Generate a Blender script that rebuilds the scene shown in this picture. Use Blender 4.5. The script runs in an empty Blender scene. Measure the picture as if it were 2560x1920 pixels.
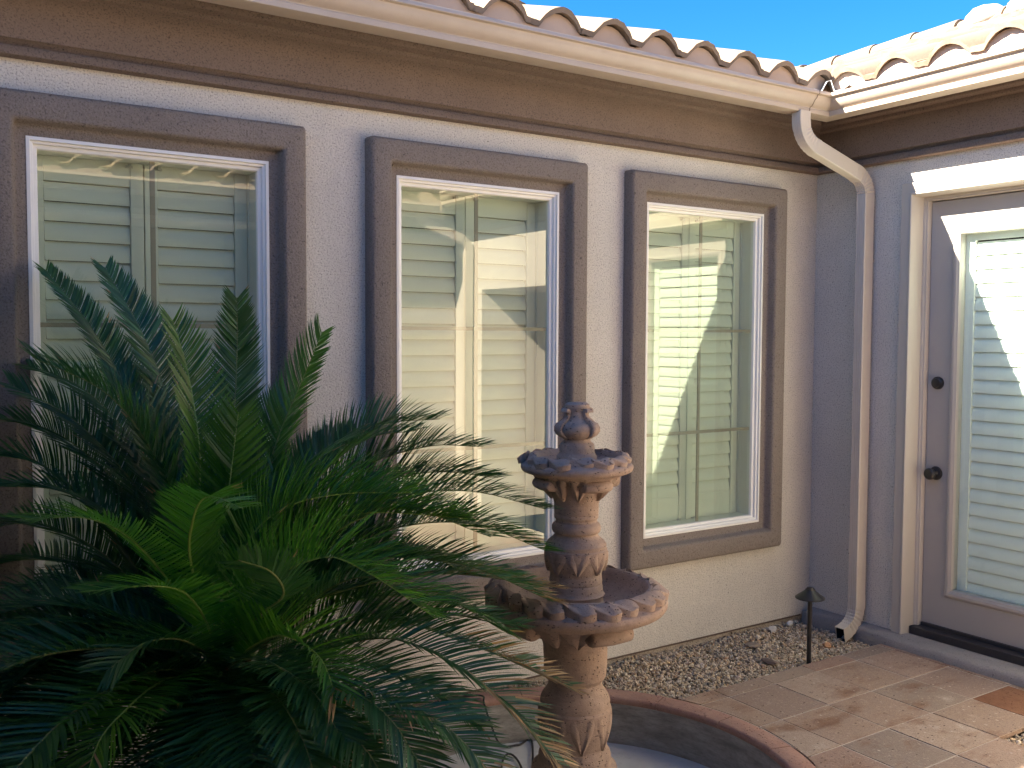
import bpy, math, random
import numpy as np
from mathutils import Vector, Matrix

random.seed(7)
rng = np.random.default_rng(7)
SC = bpy.context.scene
COL = SC.collection
PI = math.pi

# ------------------------------------------------------------------ camera
CAM = np.array([-4.1197, -3.3452, 1.4834])
YAW, PITCH, ROLL, FPX = 0.5833, -0.0501, 0.0043, 2390.1
_fw = np.array([math.sin(YAW) * math.cos(PITCH), math.cos(YAW) * math.cos(PITCH), math.sin(PITCH)])
_r0 = np.array([math.cos(YAW), -math.sin(YAW), 0.0])
_u0 = np.cross(_r0, _fw)
_rt = math.cos(ROLL) * _r0 + math.sin(ROLL) * _u0
_up = -math.sin(ROLL) * _r0 + math.cos(ROLL) * _u0
cam_data = bpy.data.cameras.new("camera")
cam = bpy.data.objects.new("camera", cam_data)
COL.objects.link(cam)
cam_data.sensor_width = 36.0
cam_data.sensor_fit = 'HORIZONTAL'
cam_data.lens = FPX / 2560 * 36.0
cam_data.clip_start = 0.05
cam_data.clip_end = 2000
cam.matrix_world = Matrix(((_rt[0], _up[0], -_fw[0], CAM[0]), (_rt[1], _up[1], -_fw[1], CAM[1]),
                           (_rt[2], _up[2], -_fw[2], CAM[2]), (0, 0, 0, 1)))
SC.camera = cam
S22 = 2560 / 2212.0


def at(x, y, depth):
    """a survey point of the palm: sight direction taken from the photo plus its distance"""
    px, py = x * S22, y * S22
    return CAM + depth * 1.1 * (_fw + _rt * (px - 1280) / FPX - _up * (py - 960) / FPX)


# ------------------------------------------------------------------ world, sun, exposure
SUN_DIR = Vector((1.0, -0.386, -0.81)).normalized()       # the way the light travels
world = bpy.data.worlds.new("World")
SC.world = world
world.use_nodes = True
wn = world.node_tree
wn.nodes.clear()
sky = wn.nodes.new('ShaderNodeTexSky')
sky.sky_type = 'NISHITA'
sky.sun_disc = False
sky.sun_elevation = math.asin(-SUN_DIR.z)
sky.sun_rotation = math.atan2(-SUN_DIR.x, -SUN_DIR.y)
sky.altitude = 400
sky.air_density = 0.62
sky.dust_density = 0.3
sky.ozone_density = 2.2
bg = wn.nodes.new('ShaderNodeBackground')
bg.inputs['Strength'].default_value = 0.05
hs = wn.nodes.new('ShaderNodeHueSaturation')
hs.inputs['Saturation'].default_value = 1.36
out = wn.nodes.new('ShaderNodeOutputWorld')
wn.links.new(sky.outputs[0], hs.inputs['Color'])
wn.links.new(hs.outputs[0], bg.inputs['Color'])
wn.links.new(bg.outputs[0], out.inputs['Surface'])

sun_data = bpy.data.lights.new("sun", 'SUN')
sun_data.energy = 5.0
sun_data.angle = math.radians(0.5)
sun_data.color = (1.0, 0.91, 0.765)
sun = bpy.data.objects.new("sun", sun_data)
sun.rotation_euler = SUN_DIR.to_track_quat('-Z', 'Y').to_euler()
sun.location = (-8, 4, 8)
COL.objects.link(sun)

vs = SC.view_settings
vs.view_transform = 'Standard'
vs.look = 'None'
vs.gamma = 1.0
vs.use_curve_mapping = False
vs.exposure = 3.08
SC.cycles.max_bounces = 10
SC.cycles.diffuse_bounces = 6
SC.cycles.glossy_bounces = 4
SC.cycles.transparent_max_bounces = 16
SC.cycles.sample_clamp_indirect = 6.0
try:
    SC.cycles.use_denoising = True
except Exception:
    pass


# ------------------------------------------------------------------ material helpers
class Mat:
    def __init__(self, name):
        self.m = bpy.data.materials.new(name)
        self.m.use_nodes = True
        self.t = self.m.node_tree
        self.b = self.t.nodes['Principled BSDF']
        self.out = self.t.nodes['Material Output']
        self._tc = None

    def n(self, typ, **kw):
        x = self.t.nodes.new(typ)
        for k, v in kw.items():
            setattr(x, k, v)
        return x

    def l(self, a, b):
        self.t.links.new(a, b)

    def coord(self):
        if self._tc is None:
            self._tc = self.n('ShaderNodeNewGeometry').outputs['Position']
        return self._tc

    def noise(self, scale, detail=3.0, rough=0.55, vec=None, stretch=None):
        x = self.n('ShaderNodeTexNoise')
        x.inputs['Scale'].default_value = scale
        x.inputs['Detail'].default_value = detail
        x.inputs['Roughness'].default_value = rough
        v = vec or self.coord()
        if stretch:
            mp = self.n('ShaderNodeMapping')
            mp.inputs['Scale'].default_value = stretch
            self.l(v, mp.inputs['Vector'])
            v = mp.outputs[0]
        self.l(v, x.inputs['Vector'])
        return x.outputs['Fac']

    def voro(self, scale, feature='F1', rnd=1.0, stretch=None, vec=None):
        x = self.n('ShaderNodeTexVoronoi', feature=feature)
        x.inputs['Scale'].default_value = scale
        x.inputs['Randomness'].default_value = rnd
        v = vec or self.coord()
        if stretch:
            mp = self.n('ShaderNodeMapping')
            mp.inputs['Scale'].default_value = stretch
            self.l(v, mp.inputs['Vector'])
            v = mp.outputs[0]
        self.l(v, x.inputs['Vector'])
        return x

    def ramp(self, fac, *stops, interp='LINEAR'):
        x = self.n('ShaderNodeValToRGB')
        e = x.color_ramp
        e.interpolation = interp
        while len(e.elements) < len(stops):
            e.elements.new(0.5)
        for el, (p, c) in zip(e.elements, stops):
            el.position = p
            el.color = (c, c, c, 1) if isinstance(c, (int, float)) else (*c, 1)
        self.l(fac, x.inputs['Fac'])
        return x.outputs['Color']

    def mix(self, fac, a, b, blend='MIX'):
        x = self.n('ShaderNodeMix', data_type='RGBA', blend_type=blend)
        for s, v in ((x.inputs[0], fac), (x.inputs[6], a), (x.inputs[7], b)):
            if isinstance(v, (int, float)):
                s.default_value = v
            elif isinstance(v, tuple):
                s.default_value = (*v, 1) if len(v) == 3 else v
            else:
                self.l(v, s)
        return x.outputs[2]

    def math(self, op, a, b=0.0):
        x = self.n('ShaderNodeMath', operation=op)
        for s, v in zip(x.inputs, (a, b)):
            if isinstance(v, (int, float)):
                s.default_value = v
            else:
                self.l(v, s)
        return x.outputs[0]

    def bump(self, h, dist=0.002, strength=1.0, prev=None):
        x = self.n('ShaderNodeBump')
        x.inputs['Strength'].default_value = strength
        x.inputs['Distance'].default_value = dist
        self.l(h, x.inputs['Height'])
        if prev is not None:
            self.l(prev, x.inputs['Normal'])
        return x.outputs[0]

    def base(self, c):
        if isinstance(c, tuple):
            self.b.inputs['Base Color'].default_value = (*c, 1)
        else:
            self.l(c, self.b.inputs['Base Color'])

    def fin(self, rough=0.8, normal=None, spec=None, metal=None):
        if isinstance(rough, (int, float)):
            self.b.inputs['Roughness'].default_value = rough
        else:
            self.l(rough, self.b.inputs['Roughness'])
        if normal is not None:
            self.l(normal, self.b.inputs['Normal'])
        if spec is not None:
            self.b.inputs['Specular IOR Level'].default_value = spec
        if metal is not None:
            self.b.inputs['Metallic'].default_value = metal
        return self.m


def stucco(name, col, pit=0.8, bumpd=0.0036, streak=0.0):
    m = Mat(name)
    big = m.noise(1.7, 4, 0.6)
    mid = m.noise(14, 4, 0.6)
    fine = m.noise(170, 2, 0.6)
    speck = m.noise(75, 2, 0.5)
    c = m.mix(m.ramp(big, (0.3, 0.0), (0.7, 1.0)), tuple(x * 0.89 for x in col), tuple(min(1, x * 1.06) for x in col))
    c = m.mix(m.ramp(mid, (0.35, 0.0), (0.65, 0.35)), c, tuple(x * 0.90 for x in col))
    # sand finish: little dark pits and pale grains
    c = m.mix(m.ramp(fine, (0.37, pit), (0.45, 0.0)), c, tuple(x * 0.40 for x in col))
    c = m.mix(m.ramp(fine, (0.58, 0.0), (0.72, 0.45)), c, tuple(min(1, x * 1.3) for x in col))
    c = m.mix(m.ramp(speck, (0.27, 0.8), (0.32, 0.0)), c, tuple(x * 0.3 for x in col))
    if streak:
        st = m.noise(9, 4, 0.6, stretch=(1, 1, 0.12))
        c = m.mix(m.ramp(st, (0.5, 0.0), (0.75, streak)), c, tuple(x * 0.72 for x in col))
    m.base(c)
    h1 = m.noise(120, 3, 0.6)
    h2 = m.noise(22, 3, 0.6)
    nb = m.bump(h2, 0.008, 0.5)
    nb = m.bump(h1, bumpd, 1.0, nb)
    return m.fin(0.92, nb, 0.25)


def paint(name, col, rough=0.45, wear=0.12, bumpd=0.0004, dirt=(0.25, 0.18, 0.12)):
    m = Mat(name)
    a = m.noise(6, 5, 0.65)
    b = m.noise(60, 4, 0.6, stretch=(1, 1, 0.35))
    c = m.mix(m.ramp(a, (0.35, 0.0), (0.75, wear)), col, dirt)
    c = m.mix(m.ramp(b, (0.55, 0.0), (0.8, wear)), c, tuple(x * 0.7 for x in col))
    m.base(c)
    h = m.noise(90, 3, 0.5)
    return m.fin(m.ramp(a, (0.2, rough * 0.85), (0.8, min(1, rough * 1.25))), m.bump(h, bumpd, 0.6))


M = {}
M['wall'] = stucco('wall stucco', (0.60, 0.555, 0.495), pit=0.7, streak=0.25)
M['trim'] = stucco('trim stucco', (0.228, 0.188, 0.160), pit=0.6, streak=0.2)
M['frieze'] = stucco('frieze stucco', (0.20, 0.148, 0.118), pit=0.6, streak=0.3)
M['stem'] = stucco('stem concrete', (0.46, 0.40, 0.34), pit=0.8)
M['kerb'] = stucco('painted kerb', (0.30, 0.27, 0.25), pit=0.25, bumpd=0.0015)
M['soffit'] = stucco('soffit stucco', (0.20, 0.15, 0.12), pit=0.4)
M['gutter'] = paint('gutter paint', (0.45, 0.372, 0.30), 0.38, 0.2)
M['downspout'] = paint('downspout paint', (0.53, 0.47, 0.40), 0.40, 0.14)
M['doortrim'] = paint('door casing paint', (0.46, 0.415, 0.36), 0.5, 0.025)
M['door'] = paint('door paint', (0.385, 0.355, 0.32), 0.42, 0.06)
M['vinyl'] = paint('white vinyl', (0.80, 0.78, 0.74), 0.35, 0.05)
M['shutter'] = paint('shutter paint', (0.84, 0.83, 0.77), 0.4, 0.03, 0.0001)
M['muntin'] = paint('muntin bar', (0.42, 0.35, 0.30), 0.45, 0.03)
M['jamb'] = paint('shaded drywall jamb', (0.13, 0.13, 0.12), 0.8, 0.05)  # drywall colour darkened to hold the shade of the return
M['dark'] = paint('dark interior', (0.03, 0.03, 0.03), 0.9, 0.0)  # near-black colour holds the shade of unlit rooms and the pipe mouth
M['bronze'] = paint('dark bronze hardware', (0.018, 0.017, 0.018), 0.35, 0.10, dirt=(0.06, 0.05, 0.045))
M['threshold'] = paint('threshold', (0.022, 0.022, 0.026), 0.45, 0.35, dirt=(0.06, 0.05, 0.05))
M['seam'] = paint('seam sealant', (0.09, 0.06, 0.045), 0.7, 0.1)
M['flash'] = paint('galvanised flashing', (0.66, 0.66, 0.66), 0.35, 0.2)
M['steel'] = paint('latch steel', (0.55, 0.55, 0.55), 0.3, 0.1)
M['rubber'] = paint('black cable', (0.012, 0.012, 0.013), 0.5, 0.05)


def m_glass(name, tint, ior, rtint):
    m = Mat(name)
    m.t.nodes.remove(m.b)
    tr = m.n('ShaderNodeBsdfTransparent')
    tr.inputs[0].default_value = (*tint, 1)
    gl = m.n('ShaderNodeBsdfGlossy')
    gl.inputs['Color'].default_value = (*rtint, 1)
    gl.inputs['Roughness'].default_value = 0.0
    wav = m.noise(2.2, 1, 0.4)
    m.l(m.bump(wav, 0.003, 0.07), gl.inputs['Normal'])
    fr = m.n('ShaderNodeFresnel')
    # a pane is one sheet: the same reflectance from either side
    bf = m.n('ShaderNodeNewGeometry').outputs['Backfacing']
    m.l(m.math('ADD', ior, m.math('MULTIPLY', bf, 1.0 / ior - ior)), fr.inputs['IOR'])
    mx = m.n('ShaderNodeMixShader')
    m.l(fr.outputs[0], mx.inputs[0])
    m.l(tr.outputs[0], mx.inputs[1])
    m.l(gl.outputs[0], mx.inputs[2])
    m.l(mx.outputs[0], m.out.inputs['Surface'])
    return m.m


M['glass'] = m_glass('low e glass', (0.68, 0.755, 0.68), 2.0, (1.0, 0.95, 0.80))
M['doorglass'] = m_glass('door glass', (0.87, 0.97, 0.93), 1.6, (0.9, 0.96, 1.0))


def m_rooftile():
    m = Mat('concrete roof tile')
    oi = m.n('ShaderNodeObjectInfo').outputs['Random']
    a = m.noise(5, 5, 0.65)
    f = m.noise(150, 3, 0.6)
    c = m.mix(oi, (0.185, 0.142, 0.102), (0.25, 0.19, 0.138))
    c = m.mix(m.ramp(a, (0.4, 0.0), (0.7, 0.4)), c, (0.14, 0.104, 0.078))
    c = m.mix(m.ramp(f, (0.3, 0.5), (0.42, 0.0)), c, (0.26, 0.2, 0.16))
    m.base(c)
    return m.fin(0.85, m.bump(m.noise(70, 4, 0.6), 0.002, 0.7), 0.3)


M['rooftile'] = m_rooftile()
M['mortar'] = stucco('pale mortar', (0.46, 0.42, 0.37), pit=0.3, bumpd=0.004)
M['closure'] = paint('eave closure', (0.46, 0.35, 0.27), 0.6, 0.15)


def m_cantera(name, c1, c2, c3, pits=0.8, warm=None):
    """carved volcanic tuff: mottled, pitted"""
    m = Mat(name)
    a = m.noise(7, 6, 0.65)
    b = m.noise(32, 4, 0.6)
    c = m.mix(m.ramp(a, (0.35, 0.0), (0.65, 1.0)), c1, c2)
    c = m.mix(m.ramp(b, (0.45, 0.0), (0.7, 0.6)), c, c3)
    v = m.voro(70, stretch=(1, 1, 1.5))
    pit = m.ramp(v.outputs['Distance'], (0.14, 1.0), (0.26, 0.0))
    sel = m.ramp(m.noise(24, 2, 0.5), (0.44, 0.0), (0.54, 1.0))
    pm = m.math('MULTIPLY', pit, sel)
    c = m.mix(m.math('MULTIPLY', pm, pits), c, tuple(x * 0.25 for x in c1))
    fl = m.ramp(m.noise(210, 3, 0.7), (0.33, 0.55), (0.43, 0.0))
    c = m.mix(fl, c, tuple(x * 0.5 for x in c1))
    m.base(c)
    nb = m.bump(m.noise(45, 5, 0.65), 0.004, 0.7)
    nb = m.bump(m.noise(30, 3, 0.6, stretch=(0.12, 0.12, 4.0)), 0.003, 0.5, nb)
    nb = m.bump(m.math('SUBTRACT', 1.0, pm), 0.006, 0.9, nb)
    nb = m.bump(m.noise(230, 3, 0.6), 0.0016, 0.8, nb)
    return m.fin(0.9, nb, 0.2)


M['stone'] = m_cantera('carved cantera', (0.335, 0.238, 0.183), (0.42, 0.31, 0.245), (0.25, 0.185, 0.155))


def m_tile():
    m = Mat('cantera paving tile')
    oi = m.n('ShaderNodeObjectInfo')
    rnd = oi.outputs['Random']
    x = m.n('ShaderNodeValToRGB')
    cr = x.color_ramp
    cols = [(0.00, (0.27, 0.195, 0.145)), (0.25, (0.36, 0.245, 0.17)), (0.45, (0.40, 0.30, 0.222)),
            (0.62, (0.35, 0.212, 0.15)), (0.80, (0.245, 0.19, 0.148)), (1.0, (0.41, 0.29, 0.20))]
    while len(cr.elements) < len(cols):
        cr.elements.new(0.5)
    for e, (p, c) in zip(cr.elements, cols):
        e.position = p
        e.color = (*c, 1)
    m.l(rnd, x.inputs['Fac'])
    c = x.outputs['Color']
    a = m.noise(9, 6, 0.7)
    c = m.mix(m.ramp(a, (0.35, 0.0), (0.68, 0.5)), c, (0.33, 0.24, 0.185))
    # rusty wet stains, long in one direction
    st = m.noise(4.2, 6, 0.68, stretch=(1.0, 1.6, 1))
    c = m.mix(m.ramp(st, (0.52, 0.0), (0.66, 0.78)), c, (0.19, 0.082, 0.038))
    pale = m.noise(5.1, 5, 0.6, stretch=(1.3, 1, 1))
    c = m.mix(m.ramp(pale, (0.62, 0.0), (0.72, 0.5)), c, (0.56, 0.46, 0.37))
    # inclusions: dark slivers and pale chips
    v1 = m.voro(34, stretch=(0.75, 1.7, 1))
    s1 = m.ramp(v1.outputs['Distance'], (0.10, 1.0), (0.17, 0.0))
    p1 = m.n('ShaderNodeSeparateColor')
    m.l(v1.outputs['Color'], p1.inputs[0])
    k1 = m.ramp(p1.outputs[0], (0.45, 0.0), (0.49, 0.9))
    c = m.mix(m.math('MULTIPLY', s1, k1), c, (0.085, 0.05, 0.038))
    v2 = m.voro(27, stretch=(1.5, 0.8, 1))
    s2 = m.ramp(v2.outputs['Distance'], (0.10, 1.0), (0.16, 0.0))
    p2 = m.n('ShaderNodeSeparateColor')
    m.l(v2.outputs['Color'], p2.inputs[0])
    k2 = m.ramp(p2.outputs[1], (0.66, 0.0), (0.70, 0.9))
    c = m.mix(m.math('MULTIPLY', s2, k2), c, (0.62, 0.52, 0.42))
    f = m.noise(240, 3, 0.7)
    c = m.mix(m.ramp(f, (0.38, 0.75), (0.46, 0.0)), c, (0.15, 0.095, 0.07))
    f2 = m.noise(70, 4, 0.7)
    c = m.mix(m.ramp(f2, (0.58, 0.0), (0.68, 0.5)), c, (0.56, 0.45, 0.36))
    c = m.mix(m.ramp(f2, (0.33, 0.55), (0.42, 0.0)), c, (0.24, 0.165, 0.13))
    m.base(c)
    nb = m.bump(m.noise(20, 4, 0.6), 0.004, 0.7)
    nb = m.bump(m.math('SUBTRACT', 1.0, m.math('MULTIPLY', s1, k1)), 0.004, 0.8, nb)
    nb = m.bump(m.noise(130, 3, 0.65), 0.0022, 0.9, nb)
    return m.fin(m.ramp(st, (0.5, 0.75), (0.66, 0.5)), nb, 0.35)


M['tile'] = m_tile()
M['rusttile'] = m_cantera('rust brown tile', (0.20, 0.092, 0.050), (0.25, 0.125, 0.07), (0.16, 0.075, 0.045), pits=0.4)
M['grout'] = stucco('pale grout', (0.47, 0.39, 0.32), pit=0.3, bumpd=0.001)
M['coping'] = m_cantera('terracotta coping', (0.33, 0.185, 0.14), (0.385, 0.235, 0.18), (0.27, 0.17, 0.14), pits=0.3)


def m_basin():
    m = Mat('basin concrete')
    a = m.noise(6, 6, 0.65, stretch=(1, 1, 4))
    b = m.noise(50, 4, 0.6, stretch=(1, 1, 3))
    c = m.mix(m.ramp(a, (0.35, 0.0), (0.65, 1.0)), (0.19, 0.18, 0.165), (0.36, 0.345, 0.315))
    c = m.mix(m.ramp(b, (0.5, 0.0), (0.75, 0.5)), c, (0.14, 0.13, 0.12))
    m.base(c)
    nb = m.bump(b, 0.004, 0.8)
    return m.fin(0.85, nb, 0.25)


M['basin'] = m_basin()


def m_basinfloor():
    m = Mat('basin floor plaster')
    a = m.noise(3.5, 6, 0.65)
    c = m.mix(m.ramp(a, (0.35, 0.0), (0.65, 1.0)), (0.46, 0.455, 0.44), (0.58, 0.57, 0.55))
    c = m.mix(m.ramp(m.noise(40, 4, 0.6), (0.55, 0.0), (0.75, 0.4)), c, (0.33, 0.31, 0.28))
    m.base(c)
    return m.fin(0.7, m.bump(m.noise(35, 4, 0.6), 0.002, 0.6), 0.3)


M['basinfloor'] = m_basinfloor()


def m_gravel():
    m = Mat('river gravel')
    isl = m.n('ShaderNodeNewGeometry').outputs['Random Per Island']
    x = m.n('ShaderNodeValToRGB')
    cr = x.color_ramp
    cols = [(0.0, (0.075, 0.065, 0.055)), (0.16, (0.46, 0.37, 0.27)), (0.34, (0.58, 0.51, 0.41)), (0.5, (0.25, 0.22, 0.18)),
            (0.64, (0.66, 0.61, 0.52)), (0.78, (0.50, 0.35, 0.21)), (0.90, (0.72, 0.69, 0.63)), (1.0, (0.36, 0.21, 0.13))]
    while len(cr.elements) < len(cols):
        cr.elements.new(0.5)
    for e, (p, c) in zip(cr.elements, cols):
        e.position = p
        e.color = (*c, 1)
    m.l(isl, x.inputs['Fac'])
    c = m.mix(m.ramp(m.noise(160, 4, 0.7), (0.4, 0.0), (0.65, 0.6)), m.mix(1.0, x.outputs['Color'], (1.2, 1.12, 0.98), 'MULTIPLY'), (0.17, 0.13, 0.095))
    m.base(c)
    return m.fin(0.8, m.bump(m.noise(260, 3, 0.6), 0.001, 0.7), 0.3)


M['gravel'] = m_gravel()


def m_soil():
    m = Mat('dry soil')
    c = m.mix(m.noise(18, 5, 0.7), (0.075, 0.052, 0.036), (0.16, 0.115, 0.08))
    m.base(c)
    return m.fin(0.95, m.bump(m.noise(60, 5, 0.7), 0.012, 1.0), 0.1)


M['soil'] = m_soil()


def m_leaf(name, dark, light, trans, tw, rough=0.36):
    m = Mat(name)
    oi = m.n('ShaderNodeObjectInfo').outputs['Random']
    isl = m.n('ShaderNodeNewGeometry').outputs['Random Per Island']
    c = m.mix(oi, dark, light)
    c = m.mix(m.math('MULTIPLY', isl, 0.7), tuple(x * 0.7 for x in dark), c)
    c = m.mix(m.ramp(isl, (0.7, 0.0), (1.0, 0.6)), c, tuple(x * 1.8 for x in light))
    m.base(c)
    m.b.inputs['Roughness'].default_value = rough
    m.b.inputs['Specular IOR Level'].default_value = 0.5
    tl = m.n('ShaderNodeBsdfTranslucent')
    tl.inputs['Color'].default_value = (*trans, 1)
    mx = m.n('ShaderNodeMixShader')
    mx.inputs[0].default_value = tw
    m.l(m.b.outputs[0], mx.inputs[1])
    m.l(tl.outputs[0], mx.inputs[2])
    m.l(mx.outputs[0], m.out.inputs['Surface'])
    return m.m


M['leaf'] = m_leaf('sago leaflet', (0.028, 0.080, 0.029), (0.052, 0.130, 0.040), (0.11, 0.31, 0.03), 0.25)
M['leaflit'] = m_leaf('backlit sago leaflet', (0.038, 0.12, 0.016), (0.055, 0.155, 0.02), (0.17, 0.45, 0.03), 0.38)  # glow of the backlit fronds put into a brighter leaf colour
M['leafdry'] = m_leaf('dry sago leaflet', (0.34, 0.215, 0.09), (0.46, 0.31, 0.14), (0.45, 0.28, 0.10), 0.25, 0.6)
M['stalk'] = paint('frond stalk', (0.13, 0.17, 0.045), 0.5, 0.2)
M['stalkbright'] = paint('bright frond stalk', (0.22, 0.33, 0.06), 0.5, 0.1)  # brighter stalk that goes with the backlit leaf colour


def m_trunk():
    m = Mat('sago trunk fibre')
    c = m.mix(m.noise(40, 5, 0.7, stretch=(1, 1, 0.4)), (0.07, 0.04, 0.02), (0.26, 0.15, 0.07))
    m.base(c)
    return m.fin(0.9, m.bump(m.noise(60, 5, 0.7), 0.01, 1.0), 0.15)


M['trunk'] = m_trunk()


def m_ground():
    m = Mat('desert ground')
    c = m.mix(m.noise(3, 6, 0.7), (0.24, 0.185, 0.135), (0.34, 0.27, 0.205))
    m.base(c)
    return m.fin(0.95, m.bump(m.noise(30, 5, 0.7), 0.01, 0.8), 0.1)


M['ground'] = m_ground()


# ------------------------------------------------------------------ mesh helpers
class MB:
    def __init__(self):
        self.v, self.f, self.mi = [], [], []

    def add(self, vs, fs, mi=0):
        o = len(self.v)
        self.v.extend([tuple(map(float, p)) for p in vs])
        self.f.extend([tuple(i + o for i in f) for f in fs])
        self.mi.extend([mi] * len(fs))
        return self

    def box(self, x0, x1, y0, y1, z0, z1, mi=0):
        vs = [(x0, y0, z0), (x1, y0, z0), (x1, y1, z0), (x0, y1, z0), (x0, y0, z1), (x1, y0, z1), (x1, y1, z1), (x0, y1, z1)]
        return self.add(vs, [(0, 3, 2, 1), (4, 5, 6, 7), (0, 1, 5, 4), (1, 2, 6, 5), (2, 3, 7, 6), (3, 0, 4, 7)], mi)

    def loft(self, rings, close_u=True, close_v=False, caps=(False, False), mi=0):
        n = len(rings[0])
        vs = [p for r in rings for p in r]
        fs = []
        R = len(rings)
        for i in range(R if close_v else R - 1):
            a, b = i * n, ((i + 1) % R) * n
            for j in range(n if close_u else n - 1):
                k = (j + 1) % n
                fs.append((a + j, a + k, b + k, b + j))
        if caps[0]:
            fs.append(tuple(range(n - 1, -1, -1)))
        if caps[1]:
            fs.append(tuple((R - 1) * n + j for j in range(n)))
        return self.add(vs, fs, mi)

    def lathe(self, prof, c=(0, 0), seg=48, mod=None, mi=0):
        rings = []
        for (r, z) in prof:
            rg = []
            for j in range(seg):
                a = 2 * PI * j / seg
                rr = r if mod is None else r * mod(a, z)
                rg.append((c[0] + rr * math.cos(a), c[1] + rr * math.sin(a), z))
            rings.append(rg)
        return self.loft(rings, True, False, (True, True), mi)

    def build(self, name, mat, parent=None, smooth=False, bevel=0.0, origin=None, angle=35, recalc=True):
        me = bpy.data.meshes.new(name)
        v = self.v
        if origin is not None:
            v = [(p[0] - origin[0], p[1] - origin[1], p[2] - origin[2]) for p in v]
        me.from_pydata(v, [], self.f)
        mats = mat if isinstance(mat, (list, tuple)) else [mat]
        for x in mats:
            me.materials.append(x)
        if len(mats) > 1:
            me.polygons.foreach_set('material_index', self.mi)
        if recalc:
            import bmesh
            bm = bmesh.new()
            bm.from_mesh(me)
            bmesh.ops.recalc_face_normals(bm, faces=bm.faces)
            if bevel > 0:
                es = [e for e in bm.edges if len(e.link_faces) == 2 and e.calc_face_angle(0) > 0.6]
                bmesh.ops.bevel(bm, geom=es, offset=bevel, segments=2, affect='EDGES', profile=0.6)
            bm.to_mesh(me)
            bm.free()
        if smooth:
            me.polygons.foreach_set('use_smooth', [True] * len(me.polygons))
            try:
                me.set_sharp_from_angle(angle=math.radians(angle))
            except Exception:
                pass
        me.update()
        o = bpy.data.objects.new(name, me)
        COL.objects.link(o)
        if parent is not None:
            o.parent = parent
        if origin is not None:
            o.location = origin
        return o


def empty(name, loc=(0, 0, 0), parent=None):
    o = bpy.data.objects.new(name, None)
    o.empty_display_size = 0.1
    COL.objects.link(o)
    o.location = loc
    if parent is not None:
        o.parent = parent
    return o


def tag(o, label=None, cat=None, group=None, kind=None):
    for k, v in (('label', label), ('category', cat), ('group', group), ('kind', kind)):
        if v:
            o[k] = v
    return o


def dup(o, loc, parent=None, rot=None):
    c = o.copy()
    COL.objects.link(c)
    c.location = loc
    if rot is not None:
        c.rotation_euler = rot
    c.parent = parent if parent is not None else o.parent
    return c


def copy_tree(o, parent):
    c = o.copy()
    COL.objects.link(c)
    c.parent = parent
    for ch in list(o.children):
        copy_tree(ch, c)
    return c


def sweep(pts, sec, up=Vector((0, 0, 1)), frames=None, closed_sec=True, caps=(True, True)):
    """sweep a section (list of (a,b)) along points; frames: list of (A,B) vectors"""
    rings = []
    for i, p in enumerate(pts):
        A, B = frames[i]
        rings.append([(p[0] + A[0] * a + B[0] * b, p[1] + A[1] * a + B[1] * b, p[2] + A[2] * a + B[2] * b) for a, b in sec])
    mb = MB()
    mb.loft(rings, closed_sec, False, caps)
    return mb


def tube(pts, rad, n=8):
    pts = [Vector(p) for p in pts]
    rings = []
    prev = None
    for i, p in enumerate(pts):
        t = (pts[min(i + 1, len(pts) - 1)] - pts[max(i - 1, 0)]).normalized()
        if prev is None:
            prev = t.orthogonal().normalized()
        a = (prev - t * prev.dot(t)).normalized()
        prev = a
        b = t.cross(a)
        r = rad[i] if isinstance(rad, (list, tuple)) else rad
        rings.append([tuple(p + (a * math.cos(2 * PI * k / n) + b * math.sin(2 * PI * k / n)) * r) for k in range(n)])
    return MB().loft(rings, True, False, (True, True))


def catmull(P, n):
    P = [np.array(p, float) for p in P]
    Q = [2 * P[0] - P[1]] + P + [2 * P[-1] - P[-2]]
    out = []
    segs = len(P) - 1
    for i in range(n + 1):
        t = i / n * segs
        k = min(int(t), segs - 1)
        u = t - k
        p0, p1, p2, p3 = Q[k:k + 4]
        out.append(0.5 * ((2 * p1) + (p2 - p0) * u + (2 * p0 - 5 * p1 + 4 * p2 - p3) * u * u + (3 * p1 - p0 - 3 * p2 + p3) * u ** 3))
    return out


# ------------------------------------------------------------------ setting: ground
def sheet(name, x0, x1, y0, y1, z, mat, kind='structure', n=1):
    mb = MB()
    mb.add([(x0, y0, z), (x1, y0, z), (x1, y1, z), (x0, y1, z)], [(0, 1, 2, 3)])
    o = mb.build(name, mat, recalc=False)
    if kind:
        o['kind'] = kind
    return o


sheet('ground', -300, 300, -300, 300, -0.30, M['ground'])

# courtyard rectangle (inner faces of the walls)
X0, X1, Y0, Y1 = -7.50, 0.0, -3.72, 0.0
RC = np.array([-2.211, -0.843])            # centre of the round basin
R_OUT, R_IN = 0.848, 0.757

# ------------------------------------------------------------------ house
house = tag(empty('house'), 'single storey taupe stucco house with tan barrel tile roof wrapping round the courtyard', 'house')


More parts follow.
